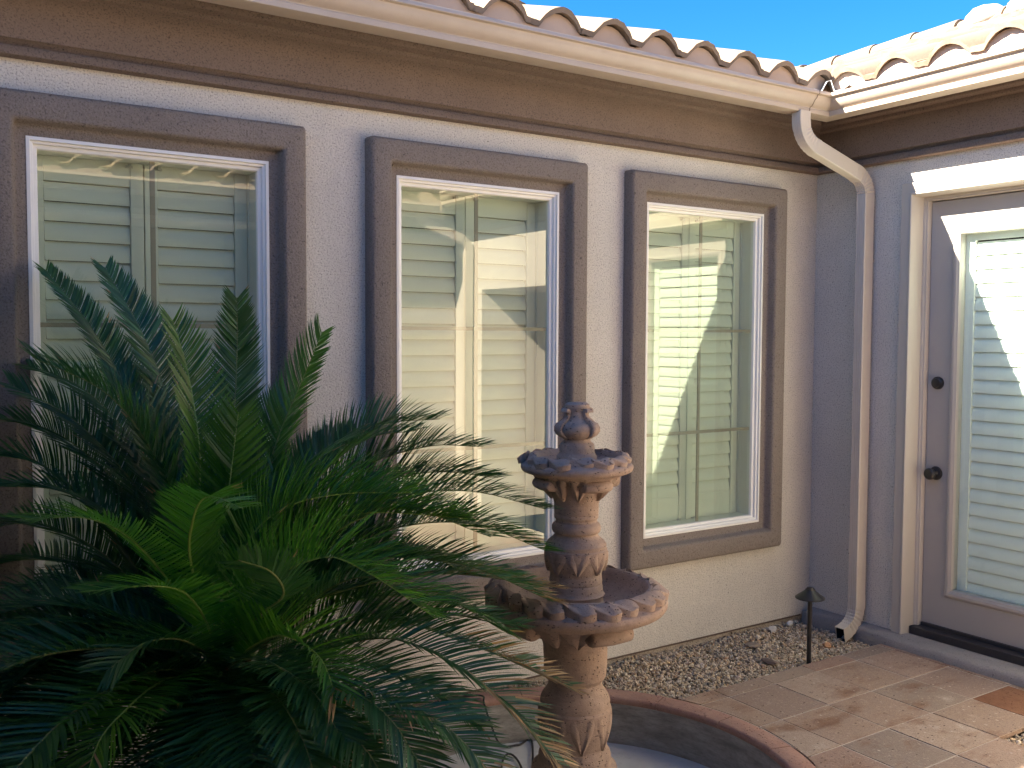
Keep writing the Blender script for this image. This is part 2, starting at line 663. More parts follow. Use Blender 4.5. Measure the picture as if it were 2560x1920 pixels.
def wall_with_holes(axis, u0, u1, z0, z1, holes, depth, name, mat, plane=0.0, sgn=1.0):
    """front face on plane, reveals going back by depth*sgn. axis 'x': wall runs along x (plane is y)."""
    us = sorted({u0, u1, *[h[0] for h in holes], *[h[1] for h in holes]})
    zs = sorted({z0, z1, *[h[2] for h in holes], *[h[3] for h in holes]})
    P = (lambda u, d, z: (u, plane + d * sgn, z)) if axis == 'x' else (lambda u, d, z: (plane + d * sgn, u, z))
    mb = MB()
    for a, b in zip(us, us[1:]):
        for c, d in zip(zs, zs[1:]):
            mu, mz = (a + b) / 2, (c + d) / 2
            if any(h[0] < mu < h[1] and h[2] < mz < h[3] for h in holes):
                continue
            mb.add([P(a, 0, c), P(b, 0, c), P(b, 0, d), P(a, 0, d)], [(0, 1, 2, 3)])
    for (a, b, c, d) in holes:
        for q in ([P(a, 0, c), P(a, depth, c), P(a, depth, d), P(a, 0, d)], [P(b, 0, c), P(b, depth, c), P(b, depth, d), P(b, 0, d)],
                  [P(a, 0, d), P(a, depth, d), P(b, depth, d), P(b, 0, d)], [P(a, 0, c), P(a, depth, c), P(b, depth, c), P(b, 0, c)]):
            mb.add(q, [(0, 1, 2, 3)])
    return mb.build(name, mat, house, recalc=False)


WC = [-0.7985, -2.068, -3.3435]           # window centres along the long wall
WH, WZ0, WZ1 = 0.3875, 0.544, 2.099
wall_with_holes('x', X0, X1, 0.012, 2.62, [(c - WH, c + WH, WZ0, WZ1) for c in WC], 0.14, 'wall', M['wall'])
# wall with the door and, farther along, the recessed entry
DY0, DY1 = -0.600, -1.514                 # door slab edges
wall_with_holes('y', Y0, Y1, -0.05, 2.62, [(DY1 - 0.0245, DY0 + 0.0245, -0.05, 2.1565), (-3.30, -2.28, -0.05, 1.86)], 0.16, 'wall', M['wall'])
rec = MB()
rec.add([(0.16, -3.30, -.05), (0.16, -2.28, -.05), (1.0, -2.28, -.05), (1.0, -3.30, -.05),
         (0.16, -3.30, 1.86), (0.16, -2.28, 1.86), (1.0, -2.28, 1.86), (1.0, -3.30, 1.86)],
        [(1, 2, 6, 5), (2, 3, 7, 6), (3, 0, 4, 7), (4, 5, 6, 7)])
rec.build('entry_recess', M['wall'], house, recalc=False)
wall_with_holes('x', X0, X1, -0.05, 2.62, [(-4.45, -1.45, -0.05, 2.30)], -0.25, 'wall', M['wall'], plane=Y0)
MB().box(-4.60, -1.30, -6.15, -6.0, -0.05, 2.62).build('porch_wall', M['wall'], house)
MB().box(-1.30, -1.15, -6.15, Y0 - 0.255, -0.05, 2.62).build('porch_wall', M['wall'], house)
MB().box(-4.75, -4.60, -6.15, Y0 - 0.255, -0.05, 2.62).build('porch_wall', M['wall'], house)
MB().box(-4.60, -1.30, -6.0, Y0 - 0.255, 2.48, 2.55).build('porch_ceiling', M['wall'], house)
MB().box(-4.60, -1.30, -6.0, Y0, -0.06, -0.002).build('porch_floor', M['grout'], house)
# concrete stem below the weep screed of the long wall
MB().box(X0, X1 - 0.002, 0.014, 0.16, -0.10, 0.010).build('stem_wall', M['stem'], house)
MB().box(X0, X1 - 0.07, -0.004, 0.013, 0.006, 0.013).build('weep_screed', M['seam'], house)


def corner(i, o):
    """courtyard corner i (0 NE,1 SE,2 SW,3 NW) pulled in by o"""
    return [(X1 - o, Y1 - o), (X1 - o, Y0 + o), (X0 + o, Y0 + o), (X0 + o, Y1 - o)][i]


SIDES = {'A': (3, 0), 'B': (0, 1), 'C': (1, 2), 'W': (2, 3)}


def run(side, prof, name, mat, closed=False, smooth=False, cut=None, bevel=0.0):
    """profile of (inward offset, z) run along one side, mitred at the corners"""
    i, j = SIDES[side]
    a = [(*corner(i, o), z) for o, z in prof]
    b = [(*corner(j, o), z) for o, z in prof]
    # split long runs so that the ends may be trimmed
    mb = MB()
    mb.loft([a, b], closed, False)
    return mb.build(name, mat, house, smooth=smooth, angle=40, recalc=closed)


FRIEZE = [(0.0, 2.331), (0.034, 2.331), (0.040, 2.335), (0.040, 2.356), (0.036, 2.361), (0.014, 2.364), (0.010, 2.370), (0.018, 2.378),
          (0.038, 2.384), (0.040, 2.392), (0.040, 2.530), (0.044, 2.533), (0.062, 2.536), (0.066, 2.541), (0.066, 2.552),
          (0.076, 2.555), (0.100, 2.558), (0.104, 2.563), (0.104, 2.576), (0.104, 2.585)]
SOFFIT = [(0.104, 2.580), (0.232, 2.580), (0.232, 2.560), (0.250, 2.560), (0.250, 2.664), (0.275, 2.670)]
for s in 'ABC':
    run(s, FRIEZE, 'frieze', M['frieze'], smooth=True)
    run(s, SOFFIT, 'soffit', M['soffit'])
G0, GZ = 0.251, 2.530
GUT = [(0.0, 0.092), (0.0, 0.0), (0.076, 0.0), (0.080, 0.003), (0.081, 0.020), (0.078, 0.024), (0.079, 0.028), (0.088, 0.034), (0.098, 0.044),
       (0.106, 0.056), (0.111, 0.068), (0.112, 0.076), (0.114, 0.079), (0.124, 0.080), (0.127, 0.083), (0.127, 0.094), (0.124, 0.098), (0.116, 0.098),
       (0.113, 0.094), (0.110, 0.078), (0.104, 0.060), (0.094, 0.046), (0.076, 0.030), (0.074, 0.004), (0.003, 0.004), (0.003, 0.092)]
for s in 'ABC':
    run(s, [(G0 + o, GZ + z - (0.1 if s == 'C' else 0)) for o, z in GUT], 'gutter', M['gutter'], closed=True, smooth=True)
# sealed seams of the mitre piece near the corner
for (x, y, side) in ((-0.475, None, 'A'),):
    sec = [(G0 + o + 0.0016 * (1 if o > 0.07 else 0), GZ + z - (0.0016 if z < 0.001 else 0)) for o, z in GUT[1:17]]
    rings = []
    for k, dx in enumerate((-0.0022, 0.0022)):
        rings.append([(x + dx + 0.018 * (z - GZ) / 0.1 + 0.004 * math.sin(z * 160), Y1 - o, z) for o, z in sec])
    MB().loft(rings, False).build('gutter_seam', M['seam'], house, recalc=False)

# roof deck over each wing (keeps the sun out of the house)
SL = 0.370
for s in 'ABC':
    run(s, [(0.27, 2.672), (0.272, 2.655), (-1.20, 2.655 + 1.53 * SL), (-1.25, 2.655 + 1.53 * SL - 0.02), (-2.6, 2.72), (-2.6, -0.1)], 'roof_deck', M['closure'])

# roof tiles (S profile), made once and copied
roof = empty('roof', (0, 0, 0), house)
PITCH_T, EXPO, TLEN = 0.2525, 0.345, 0.405


def tile_profile():
    pts = []
    n = 14
    for k in range(n + 1):
        u = k / n * 0.272 - 0.008
        if u < 0.052:
            z = 0.004 * (1 - u / 0.052)
        else:
            q = (u - 0.052) / 0.195
            q = min(max(q, 0), 1)
            z = 0.066 * math.sin(PI * q) ** 0.72 if 0 < q < 1 else 0.0
            if u > 0.2525:
                z = 0.004
        pts.append((u, z))
    return pts


def tile_mesh(seed):
    r = random.Random(seed)
    pr = tile_profile()
    th = 0.019
    mb = MB()
    rings = []
    for (v, dz) in ((0.0, 0.0), (0.004, 0.0), (0.2, 0.0), (TLEN, 0.0)):
        ring = [(u, v + (r.uniform(-0.004, 0.004) if v == 0 else 0), z + (r.uniform(-0.0015, 0.0015) if v < 0.01 else 0)) for u, z in pr]
        ring += [(u, v + (r.uniform(-0.003, 0.003) if v == 0 else 0), z - th - (r.uniform(0, 0.004) if v < 0.01 else 0)) for u, z in reversed(pr)]
        rings.append(ring)
    mb.loft(rings, True, False, (False, False))
    n = len(pr)
    base = 0
    fs = []
    for e, ring in ((0, 0), (1, 3)):
        for k in range(n - 1):
            a, b = ring * 2 * n + k, ring * 2 * n + k + 1
            c, d = ring * 2 * n + 2 * n - 1 - k - 1, ring * 2 * n + 2 * n - 1 - k
            fs.append((a, b, c, d) if e else (d, c, b, a))
    mb.f.extend(fs)
    mb.mi.extend([0] * len(fs))
    o = mb.build('roof_tile', M['rooftile'], roof, smooth=True, angle=40)
    return o


tile_protos = [tile_mesh(s) for s in range(4)]
ANG = math.atan(SL)
first = [True] * 4


def place_tile(mat4, scale=1.0):
    k = random.randrange(4)
    if first[k]:
        o = tile_protos[k]
        first[k] = False
    else:
        o = tile_protos[k].copy()
        COL.objects.link(o)
        o.parent = roof
    o.matrix_local = mat4
    return o


EZ = 2.690


def tile_frame(side, along, course):
    """local u -> along the eave, v -> up slope"""
    d = -0.297 + EXPO * course * math.cos(ANG)
    z = EZ + EXPO * course * math.sin(ANG) + random.uniform(-0.003, 0.003)
    tilt = ANG - 0.045
    along += random.uniform(-0.003, 0.003)
    d += random.uniform(-0.006, 0.006)
    yaw = random.uniform(-0.012, 0.012)
    if side == 'A':       # u = +x, v = +y up
        M4 = Matrix.Translation((along, d, z)) @ Matrix.Rotation(yaw, 4, 'Z') @ Matrix.Rotation(tilt, 4, 'X')
    elif side == 'B':     # u = -y, v = +x up
        M4 = Matrix.Translation((d, along, z)) @ Matrix.Rotation(-PI / 2 + yaw, 4, 'Z') @ Matrix.Rotation(tilt, 4, 'X')
    elif side == 'C':     # u = -x, v = -y up
        M4 = Matrix.Translation((along, Y0 - d, z - 0.1)) @ Matrix.Rotation(PI + yaw, 4, 'Z') @ Matrix.Rotation(tilt, 4, 'X')
    return M4


# long wing: crests measured at x = -1.414 + k*0.2525 ; a crest sits 0.15 into a tile
for k in range(-15, 5):
    x = -1.374 - 0.150 + 0.256 * k
    for c in range(3 if k < 0 else 5):
        yv = -0.297 + EXPO * c * math.cos(ANG)
        if x + 0.12 > yv + 0.10:
            continue
        place_tile(tile_frame('A', x, c))
# door wing: crests at y = -0.409 -0.26k
for k in range(-6, 14):
    y = -0.649 + 0.150 - 0.2590 * k
    for c in range(5):
        xv = -0.297 + EXPO * c * math.cos(ANG)
        if y - 0.12 > xv + 0.10:
            continue
        if y < Y0 + 0.40:
            continue
        place_tile(tile_frame('B', y, c))
# opposite wing, only seen mirrored in the panes
for k in range(0, 18):
    x = -0.55 - 0.2525 * k
    place_tile(tile_frame('C', x, 0))

# ridge caps of the door wing
cap_mb = MB()
rings = []
for (v, rr) in ((0, 0.098), (0.02, 0.098), (0.34, 0.082)):
    rings.append([(rr * math.cos(a), v, rr * 0.85 * math.sin(a)) for a in [PI * q / 10 for q in range(11)]] +
                 [((rr - 0.016) * math.cos(a), v, (rr - 0.016) * 0.85 * math.sin(a)) for a in [PI * q / 10 for q in range(10, -1, -1)]])
cap_mb.loft(rings, True, False, (True, True))
cap = cap_mb.build('ridge_cap', M['rooftile'], roof, smooth=True, angle=45)
RX = 1.22
RZ = 2.655 + 1.53 * SL + 0.045
for k in range(14):
    y = -2.6 + 0.285 * k
    o = cap if k == 0 else dup(cap, (0, 0, 0), roof)
    o.matrix_local = Matrix.Translation((RX, y, RZ + random.uniform(-0.004, 0.004))) @ Matrix.Rotation(random.uniform(-0.03, 0.03), 4, 'Z')
# pale mortar bedding on the ridge
for (y, s) in ((-0.20, 1.0), (-0.47, 1.15), (-0.80, 0.9)):
    mb = MB()
    rgs = []
    for i in range(7):
        ph = PI * i / 6
        rgs.append([(RX - 0.045 + 0.085 * s * math.sin(ph) * math.cos(2 * PI * j / 10) * (1 + 0.15 * random.uniform(-1, 1)),
                     y + 0.12 * s * math.cos(ph), RZ + 0.045 + 0.065 * s * math.sin(ph) * math.sin(2 * PI * j / 10) * (1 + 0.2 * random.uniform(-1, 1))) for j in range(10)])
    mb.loft(rgs, True, False, (True, True))
    mb.build('mortar', M['mortar'], roof, smooth=True, angle=60)


# eave closure (bird stop) under the first course, shaped like the tiles
def closure(side, start, n, step):
    mb = MB()
    pts = []
    for k in range(n):
        for q in range(8):
            u = (k + q / 8.0) * step
            ph = (q / 8.0 * 0.2525 - 0.045) / 0.2
            zz = 0.062 * max(0.0, math.sin(PI * min(max(ph, 0), 1))) ** 0.72
            pts.append((u, EZ - 0.016 + zz))
    top, bot = [], []
    for (u, z) in pts:
        if side == 'A':
            top.append((start + u, -0.278, z)), bot.append((start + u, -0.281, 2.585))
        elif side == 'B':
            top.append((-0.278, start - u, z)), bot.append((-0.281, start - u, 2.585))
        else:
            top.append((start - u, Y0 + 0.278, z - 0.1)), bot.append((start - u, Y0 + 0.281, 2.485))
    mb.loft([bot, top], False)
    return mb.build('bird_stop', M['closure'], house, recalc=False)


closure('A', -1.374 - 0.150 - 0.256 * 16, 21, 0.256)
closure('B', -0.649 + 0.150 + 0.259, 13, 0.259)
closure('C', -0.55 + 0.2525, 19, 0.2525)

# folded valley flashing at the inside corner
fl = MB()
zz = 2.642
fl.add([(-0.445, -0.335, zz + 0.004), (-0.405, -0.345, zz - 0.004), (-0.375, -0.350, zz + 0.045), (-0.362, -0.362, zz + 0.050), (-0.350, -0.375, zz - 0.002),
        (-0.342, -0.415, zz + 0.0), (-0.335, -0.455, zz + 0.022),
        (-0.20, -0.10, zz + 0.07), (-0.18, -0.12, zz + 0.06), (-0.16, -0.14, zz + 0.11), (-0.15, -0.15, zz + 0.115), (-0.14, -0.16, zz + 0.06), (-0.12, -0.18, zz + 0.065), (-0.10, -0.20, zz + 0.085)],
       [(i, i + 1, i + 8, i + 7) for i in range(6)])
fo = fl.build('valley_flashing', M['flash'], house, recalc=False)
sm = fo.modifiers.new('thick', 'SOLIDIFY')
sm.thickness = 0.003


# unseen stucco wall added west of the courtyard to shade the palm
gw = tag(empty('shade_wall', (-4.55, -1.86, -0.05)), 'unseen taupe stucco wall added to shade the palm', 'wall')
MB().box(-0.10, 0.10, Y0 + 1.86, Y1 + 1.86 - 0.001, -0.2, 2.25).build('wall', M['wall'], gw, bevel=0.01)
MB().box(-0.13, 0.13, Y0 + 1.86, Y1 + 1.86 - 0.001, 2.251, 2.31).build('shade_wall_cap', M['trim'], gw, bevel=0.012)

# ------------------------------------------------------------------ window surrounds (raised stucco trim)
def rrect(cx, cz, hw, hz, r, n=4):
    pts = []
    for (sx, sz, a0) in ((1, -1, -PI / 2), (1, 1, 0), (-1, 1, PI / 2), (-1, -1, PI)):
        for k in range(n + 1):
            a = a0 + PI / 2 * k / n
            pts.append((cx + sx * (hw - r) + r * math.cos(a), cz + sz * (hz - r) + r * math.sin(a)))
    return pts


TH, TZ0, TZ1 = 0.512, 0.4138, 2.2287
TPROF = [(-0.001, 0.001, 0.012), (0.0, -0.042, 0.013), (0.003, -0.051, 0.014), (0.008, -0.057, 0.016), (0.016, -0.060, 0.018), (0.078, -0.060, 0.014), (0.084, -0.058, 0.012),
         (0.089, -0.052, 0.010), (0.092, -0.044, 0.009), (0.094, -0.022, 0.009), (0.097, -0.016, 0.008), (0.103, -0.013, 0.006), (0.131, -0.010, 0.004), (0.131, 0.02, 0.004)]


def trim(cx):
    rings = []
    z0, z1 = TZ0, TZ1
    for a, y, r in TPROF:
        # the band is a little wider at the sides/bottom than at the head: opening is centred by hand
        rings.append([(x, y, z) for x, z in rrect(cx, (z0 + z1) / 2, TH - a * (TH - WH) / 0.130, (z1 - z0) / 2 - a * (0.1300) / 0.130, r)])
    mb = MB()
    mb.loft(rings, True, False)
    return mb.build('window_trim', M['trim'], house, smooth=True, angle=50)


for c in WC:
    trim(c)


# ------------------------------------------------------------------ windows: built once, copied
def rect_loft(hw, z0, z1, prof):
    rings = []
    for a, y in prof:
        rings.append([(-hw + a, y, z0 + a), (hw - a, y, z0 + a), (hw - a, y, z1 - a), (-hw + a, y, z1 - a)])
    return MB().loft(rings, True, False)


def slat_mesh(w, name, parent, mat):
    """closed louvre seen nearly upright: flat ellipse section, foot kicked outwards"""
    sec = []
    n = 8
    for k in range(n):
        a = 2 * PI * k / n
        sec.append((0.0050 * math.cos(a), 0.0326 * math.sin(a)))
    t = math.radians(12)
    mb = MB()
    rings = []
    for x in (-w / 2, w / 2):
        rings.append([(x, a * math.cos(t) + b * math.sin(t), -a * math.sin(t) + b * math.cos(t)) for a, b in sec])
    mb.loft(rings, True, False, (True, True))
    return mb.build(name, mat, parent, smooth=True, angle=60)


def make_window():
    w = empty('window', (WC[0], 0, 0), house)
    FP = [(0.0, 0.10), (0.0, -0.012), (0.011, -0.013), (0.0125, -0.004), (0.020, -0.002), (0.0215, 0.010), (0.033, 0.012), (0.035, 0.022), (0.036, 0.10)]
    rect_loft(WH - 0.001, WZ0 + 0.001, WZ1 - 0.001, FP).build('frame', M['vinyl'], w, bevel=0.0008)
    a = 0.033
    MB().add([(-WH + a, 0.026, WZ0 + a), (WH - a, 0.026, WZ0 + a), (WH - a, 0.026, WZ1 - a), (-WH + a, 0.026, WZ1 - a)], [(0, 1, 2, 3)]).build('pane', M['glass'], w, recalc=False)
    MB().box(-0.008, 0.008, 0.034, 0.040, WZ0 + 0.036, WZ1 - 0.036).build('muntin', M['muntin'], w)
    for z in (1.513, 1.020):
        MB().box(-WH + 0.036, WH - 0.036, 0.0322, 0.0385, z - 0.0075, z + 0.0075).build('muntin', M['muntin'], w)
    # plaster return darkened for shade, and an added dark sheet for the unlit room
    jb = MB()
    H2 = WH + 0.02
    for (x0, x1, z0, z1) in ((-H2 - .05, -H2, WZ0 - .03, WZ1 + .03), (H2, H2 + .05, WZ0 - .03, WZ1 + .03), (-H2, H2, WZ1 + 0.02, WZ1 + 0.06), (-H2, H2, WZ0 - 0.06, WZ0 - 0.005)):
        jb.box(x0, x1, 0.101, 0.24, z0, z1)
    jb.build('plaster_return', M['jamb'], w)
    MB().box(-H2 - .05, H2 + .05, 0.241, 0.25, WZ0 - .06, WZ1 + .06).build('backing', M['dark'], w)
    # plantation shutter, two leaves
    cx, y0, y1 = -0.012, 0.104, 0.134
    zb, zt = WZ0 + 0.005, WZ1 - 0.004
    fr = MB()
    fr.box(cx - 0.40, cx - 0.358, y0 - 0.004, y1 + 0.02, zb, zt)
    fr.box(cx + 0.358, cx + 0.40, y0 - 0.004, y1 + 0.02, zb, zt)
    fr.box(cx - 0.358, cx + 0.358, y0 - 0.004, y1 + 0.02, zt - 0.022, zt)
    fr.box(cx - 0.358, cx + 0.358, y0 - 0.004, y1 + 0.02, zb, zb + 0.020)
    fr.build('shutter_frame', M['shutter'], w)
    sl = None
    for s in (-1, 1):
        xi, xo = cx + s * 0.002, cx + s * 0.356
        a0, a1 = sorted((xi, xi + s * 0.042))
        MB().box(a0, a1, y0, y1, zb + 0.022, zt - 0.024).build('stile', M['shutter'], w, bevel=0.002)
        a0, a1 = sorted((xo, xo - s * 0.044))
        MB().box(a0, a1, y0, y1, zb + 0.022, zt - 0.024).build('stile', M['shutter'], w, bevel=0.002)
        b0, b1 = sorted((xi + s * 0.0425, xo - s * 0.0445))
        MB().box(b0, b1, y0 + 0.003, y1 - 0.002, 1.984, zt - 0.024).build('rail', M['shutter'], w, bevel=0.0015)
        MB().box(b0, b1, y0 + 0.003, y1 - 0.002, zb + 0.022, 0.698).build('rail', M['shutter'], w, bevel=0.0015)
        z = 1.984 - 0.034
        while z > 0.70:
            if sl is None:
                sl = slat_mesh(b1 - b0 - 0.003, 'slat', w, M['shutter'])
                o = sl
            else:
                o = dup(sl, (0, 0, 0), w)
            o.location = ((b0 + b1) / 2, 0.117, z)
            z -= 0.0643
        for zz in (zb + 0.034, zt - 0.045):
            lt = MB()
            lt.box(cx + s * 0.048 - 0.011, cx + s * 0.048 + 0.011, y0 - 0.008, y0 - 0.001, zz - 0.004, zz + 0.004)
            lt.box(cx + s * 0.048 - 0.005, cx + s * 0.048 + 0.005, y0 - 0.014, y0 - 0.008, zz - 0.003, zz + 0.009)
            lt.build('latch', M['steel'], w)
    return w


win = make_window()
for c in WC[1:]:
    w2 = copy_tree(win, house)
    w2.location = (c, 0, 0)

# ------------------------------------------------------------------ door
door = empty('door', (0.0, 0.0, 0.0), house)
DX = 0.10
GY0, GY1, GZ0, GZ1 = -0.752, -1.362, 0.284, 1.968
dm = MB()
for (a, b, c, d) in ((GY0 + .002, DY0, 0.086, 2.130), (DY1, GY1 - .002, 0.086, 2.130), (GY1 - .002, GY0 + .002, 0.086, GZ0 - .002), (GY1 - .002, GY0 + .002, GZ1 + .002, 2.130)):
    dm.box(DX, DX + 0.044, a, b, c, d)
dm.build('door_panel', M['door'], door)
# moulding round the glass
BP = [(0.0, 0.0005), (0.0, -0.004), (0.004, -0.010), (0.012, -0.013), (0.022, -0.012), (0.028, -0.008), (0.034, -0.006), (0.036, 0.006), (0.037, 0.03)]
rings = []
for a, h in BP:
    e = 0.036 - a
    y0, y1, z0, z1 = GY0 + e, GY1 - e, GZ0 - e, GZ1 + e
    rings.append([(DX + h, y0, z0), (DX + h, y1, z0), (DX + h, y1, z1), (DX + h, y0, z1)])
MB().loft(rings, True, False).build('glazing_bead', M['door'], door)
MB().add([(DX + 0.012, GY0, GZ0), (DX + 0.012, GY1, GZ0), (DX + 0.012, GY1, GZ1), (DX + 0.012, GY0, GZ1)], [(0, 1, 2, 3)]).build('pane', M['doorglass'], door, recalc=False)
sh = MB()
for (a, b, c, d) in ((GY0 - 0.042, GY0 + .004, GZ0 - .01, GZ1 + .01), (GY1 - .004, GY1 + 0.042, GZ0 - .01, GZ1 + .01), (GY1 + .042, GY0 - .042, GZ0 - .01, GZ0 + 0.006), (GY1 + .042, GY0 - .042, GZ1 - 0.030, GZ1 + .01)):
    sh.box(DX + 0.0455, DX + 0.068, a, b, c, d)
sh.build('shutter_frame', M['shutter'], door)
dsl = None
z = 1.9005 - 0.002
k = 0
while z > GZ0 - 0.02:
    if dsl is None:
        dsl = slat_mesh(abs(GY1 - GY0) - 0.088, 'slat', door, M['shutter'])
        o = dsl
    else:
        o = dup(dsl, (0, 0, 0), door)
    o.rotation_euler = (0, 0, -PI / 2)
    o.location = (DX + 0.058, (GY0 + GY1) / 2, z)
    z -= 0.0640
MB().box(DX + 0.075, DX + 0.08, DY1, DY0, 0.05, 2.14).build('backing', M['dark'], door)  # added near-black sheet for the unlit room, also stops light


def knob_part(name, prof, y, z, parent):
    """lathe about an axis pointing out of the door (-x)"""
    mb = MB()
    rings = []
    for (r, h) in prof:
        rings.append([(DX - h, y + r * math.cos(2 * PI * k / 24), z + r * math.sin(2 * PI * k / 24)) for k in range(24)])
    mb.loft(rings, True, False, (True, True))
    return mb.build(name, M['bronze'], parent, smooth=True, angle=35)


knob_part('door_knob', [(0.033, -0.001), (0.033, 0.004), (0.030, 0.009), (0.016, 0.013), (0.0115, 0.020), (0.0115, 0.032), (0.017, 0.036), (0.0255, 0.043), (0.0280, 0.052), (0.0270, 0.060), (0.021, 0.066), (0.010, 0.0675)], -0.6555, 0.834, door)
knob_part('deadbolt', [(0.031, -0.001), (0.031, 0.006), (0.028, 0.013), (0.022, 0.0155), (0.0215, 0.020), (0.014, 0.0215)], -0.6535, 1.268, door)
# casing: flat brick-mould, jamb and stop
JY = DY0 + 0.0125


def casing(name, prof, mat, bev=0.0012):
    """prof of (outward offset from the slab edge, x) carried up one side, across the head and down the other"""
    rings = []
    for a, x in prof:
        y0, y1, zt = DY0 + a, DY1 - a, 2.132 + a
        rings.append([(x, y0, 0.030), (x, y0, zt), (x, y1, zt), (x, y1, 0.030)])
    mb = MB()
    mb.loft(rings, False, False)
    return mb.build(name, mat, house, smooth=True, angle=25, recalc=False)


casing('door_casing', [(0.086, 0.004), (0.086, -0.018), (0.084, -0.0205), (0.040, -0.0205), (0.0385, -0.024), (0.0345, -0.0265), (0.030, -0.0265), (0.0275, -0.024), (0.026, -0.018), (0.024, -0.012), (0.0225, 0.055), (0.0225, 0.064)], M['doortrim'])
casing('door_jamb', [(0.0225, 0.064), (0.014, 0.066), (0.0125, 0.070), (0.004, 0.0715), (0.003, 0.074), (0.003, 0.16)], M['doortrim'])
MB().box(0.028, 0.10 + 0.05, DY1 - 0.02, DY0 + 0.02, 0.046, 0.0835).build('threshold', M['threshold'], house, bevel=0.003)
MB().box(0.085, 0.0985, DY1 + 0.004, DY0 - 0.004, 0.084, 0.100).build('door_sweep', M['threshold'], house)
# painted kerb / step along the door wall
kp = [(0.028, 0.046), (-0.012, 0.048), (-0.070, 0.043), (-0.088, 0.038), (-0.098, 0.026), (-0.103, 0.006), (-0.106, -0.02), (-0.11, -0.12)]
rings = []
ys = np.concatenate([[-0.035], np.linspace(-0.05, -2.27, 40)])
for q, y in enumerate(ys):
    j = 0.0035 * math.sin(y * 21) + 0.003 * math.sin(y * 47 + 1)
    narrow = 0.62 if y > -0.30 else (0.62 + 0.38 * min(1, (-0.30 - y) / 0.22))
    rings.append([((x if x > 0 else x * narrow + j * (x < -0.05)), y, z + (j * 0.6 if x < -0.05 else 0)) for x, z in kp])
MB().loft(rings, False, False).build('kerb', M['kerb'], house, smooth=True, angle=60, recalc=False)
MB().box(-0.060, 0.02, -0.036, -0.002, -0.1, 0.030).build('kerb_end', M['kerb'], house, bevel=0.006)


# ------------------------------------------------------------------ downspout (rectangular, ribbed, crimped elbows)
def downspout(yc, mirror=False, y_base=0.0):
    ds = empty('downspout', (0, 0, 0), house)
    hy, hd = 0.0265, 0.0375     # half width along y, half depth

    def section(pinch=0.0):
        s = []
        # outer (front) face ribbed along y, then side, back, side
        n = 9
        for k in range(n):
            t = -1 + 2 * k / (n - 1)
            rib = 0.0060 if k % 2 == 1 else 0.0
            s.append((-hd + rib + pinch, t * (hy - 0.003)))
        for k in range(5):
            t = -1 + 2 * k / 4
            s.append((t * (hd - 0.004), hy - pinch))
        s.append((hd - pinch, hy - 0.004))
        s.append((hd - pinch, -hy + 0.004))
        for k in range(5):
            t = 1 - 2 * k / 4
            s.append((t * (hd - 0.004), -hy + pinch))
        return s

    def piece(name, pts, pinch=None, mat=M['downspout'], caps=(True, True), sc=1.0):
        rings = []
        P = [np.array(p, float) for p in pts]
        for i, p in enumerate(P):
            t = P[min(i + 1, len(P) - 1)] - P[max(i - 1, 0)]
            t /= np.linalg.norm(t)
            # depth axis lies in the x-z plane, perpendicular to t ; width axis is y
            A = np.array([-t[2], 0, t[0]])
            A /= np.linalg.norm(A)
            if A[0] < 0:
                A = -A
            B = np.array([0, 1.0, 0])
            pc = pinch[i] if pinch else 0.0
            rings.append([tuple(p + A * a * sc + B * b * sc * (-1 if mirror else 1)) for a, b in section(pc)])
        mb = MB()
        mb.loft(rings, True, False, caps)
        return mb.build(name, mat, ds, smooth=True, angle=28, recalc=True)

    def arc(p0, p1, p2, n):
        out = []
        for k in range(n + 1):
            t = k / n
            out.append((1 - t) ** 2 * np.array(p0) + 2 * t * (1 - t) * np.array(p1) + t * t * np.array(p2))
        return out

    xg, xw = -0.508, -0.052
    yg = -0.314 if not mirror else yc
    T, E1, E2, V0 = (xg, yg, 2.536), (xg + 0.008, yg, 2.405), (xw - 0.006, yc + 0.0, 2.262), (xw, yc, 2.140)
    d = np.array(E2) - np.array(E1)
    d /= np.linalg.norm(d)
    a1 = arc((xg, yg, 2.500), (xg + 0.002, yg, 2.405), tuple(np.array(E1) + d * 0.10), 18)
    pin = [0.0026 if (i % 2 == 1 and 3 < i < 16) else 0.0 for i in range(19)]
    piece('elbow', [T] + a1, [0] + pin)
    s0, s1 = np.array(E1) + d * 0.094, np.array(E2) - d * 0.085
    piece('offset_pipe', [s0, (s0 + s1) / 2, s1], None, sc=0.97)
    a2 = arc(tuple(np.array(E2) - d * 0.09), tuple(np.array(E2) + d * 0.012), (xw, yc, 2.165), 20)
    pin = [0.0034 if (i % 2 == 1 and 4 < i < 18) else 0.0 for i in range(21)]
    piece('elbow', a2 + [np.array((xw, yc, 2.130))], pin + [0])
    piece('pipe', [(xw, yc, 2.138), (xw, yc, 1.2), (xw, yc, 0.170)], None, sc=0.965)
    if not mirror:
        a3 = arc((xw, yc, 0.150), (xw - 0.004, yc, 0.035), (xw - 0.125, yc, 0.010), 18)
        pin = [0.0032 if (i % 2 == 1 and 1 < i < 14) else 0.0 for i in range(19)]
        piece('elbow', [np.array((xw, yc, 0.190))] + a3, [0] + pin, caps=(False, False))
        # dark liner painted as the shade inside the pipe mouth
        piece('outlet_shade', [np.array((xw - 0.070, yc, 0.018)), np.array((xw - 0.120, yc, 0.0105))], None, M['dark'], caps=(True, False), sc=0.90)
        sb = MB()
        for zz in (0.186,):
            for yy in (-0.012, 0.0, 0.012):
                sb.box(xw - hd - 0.003, xw - hd - 0.0005, yc + yy - 0.002, yc + yy + 0.002, zz - 0.002, zz + 0.002)
        sb.build('rivet', M['steel'], ds)['kind'] = 'stuff'
    return ds


downspout(-0.338)
downspout(-3.44, mirror=True)

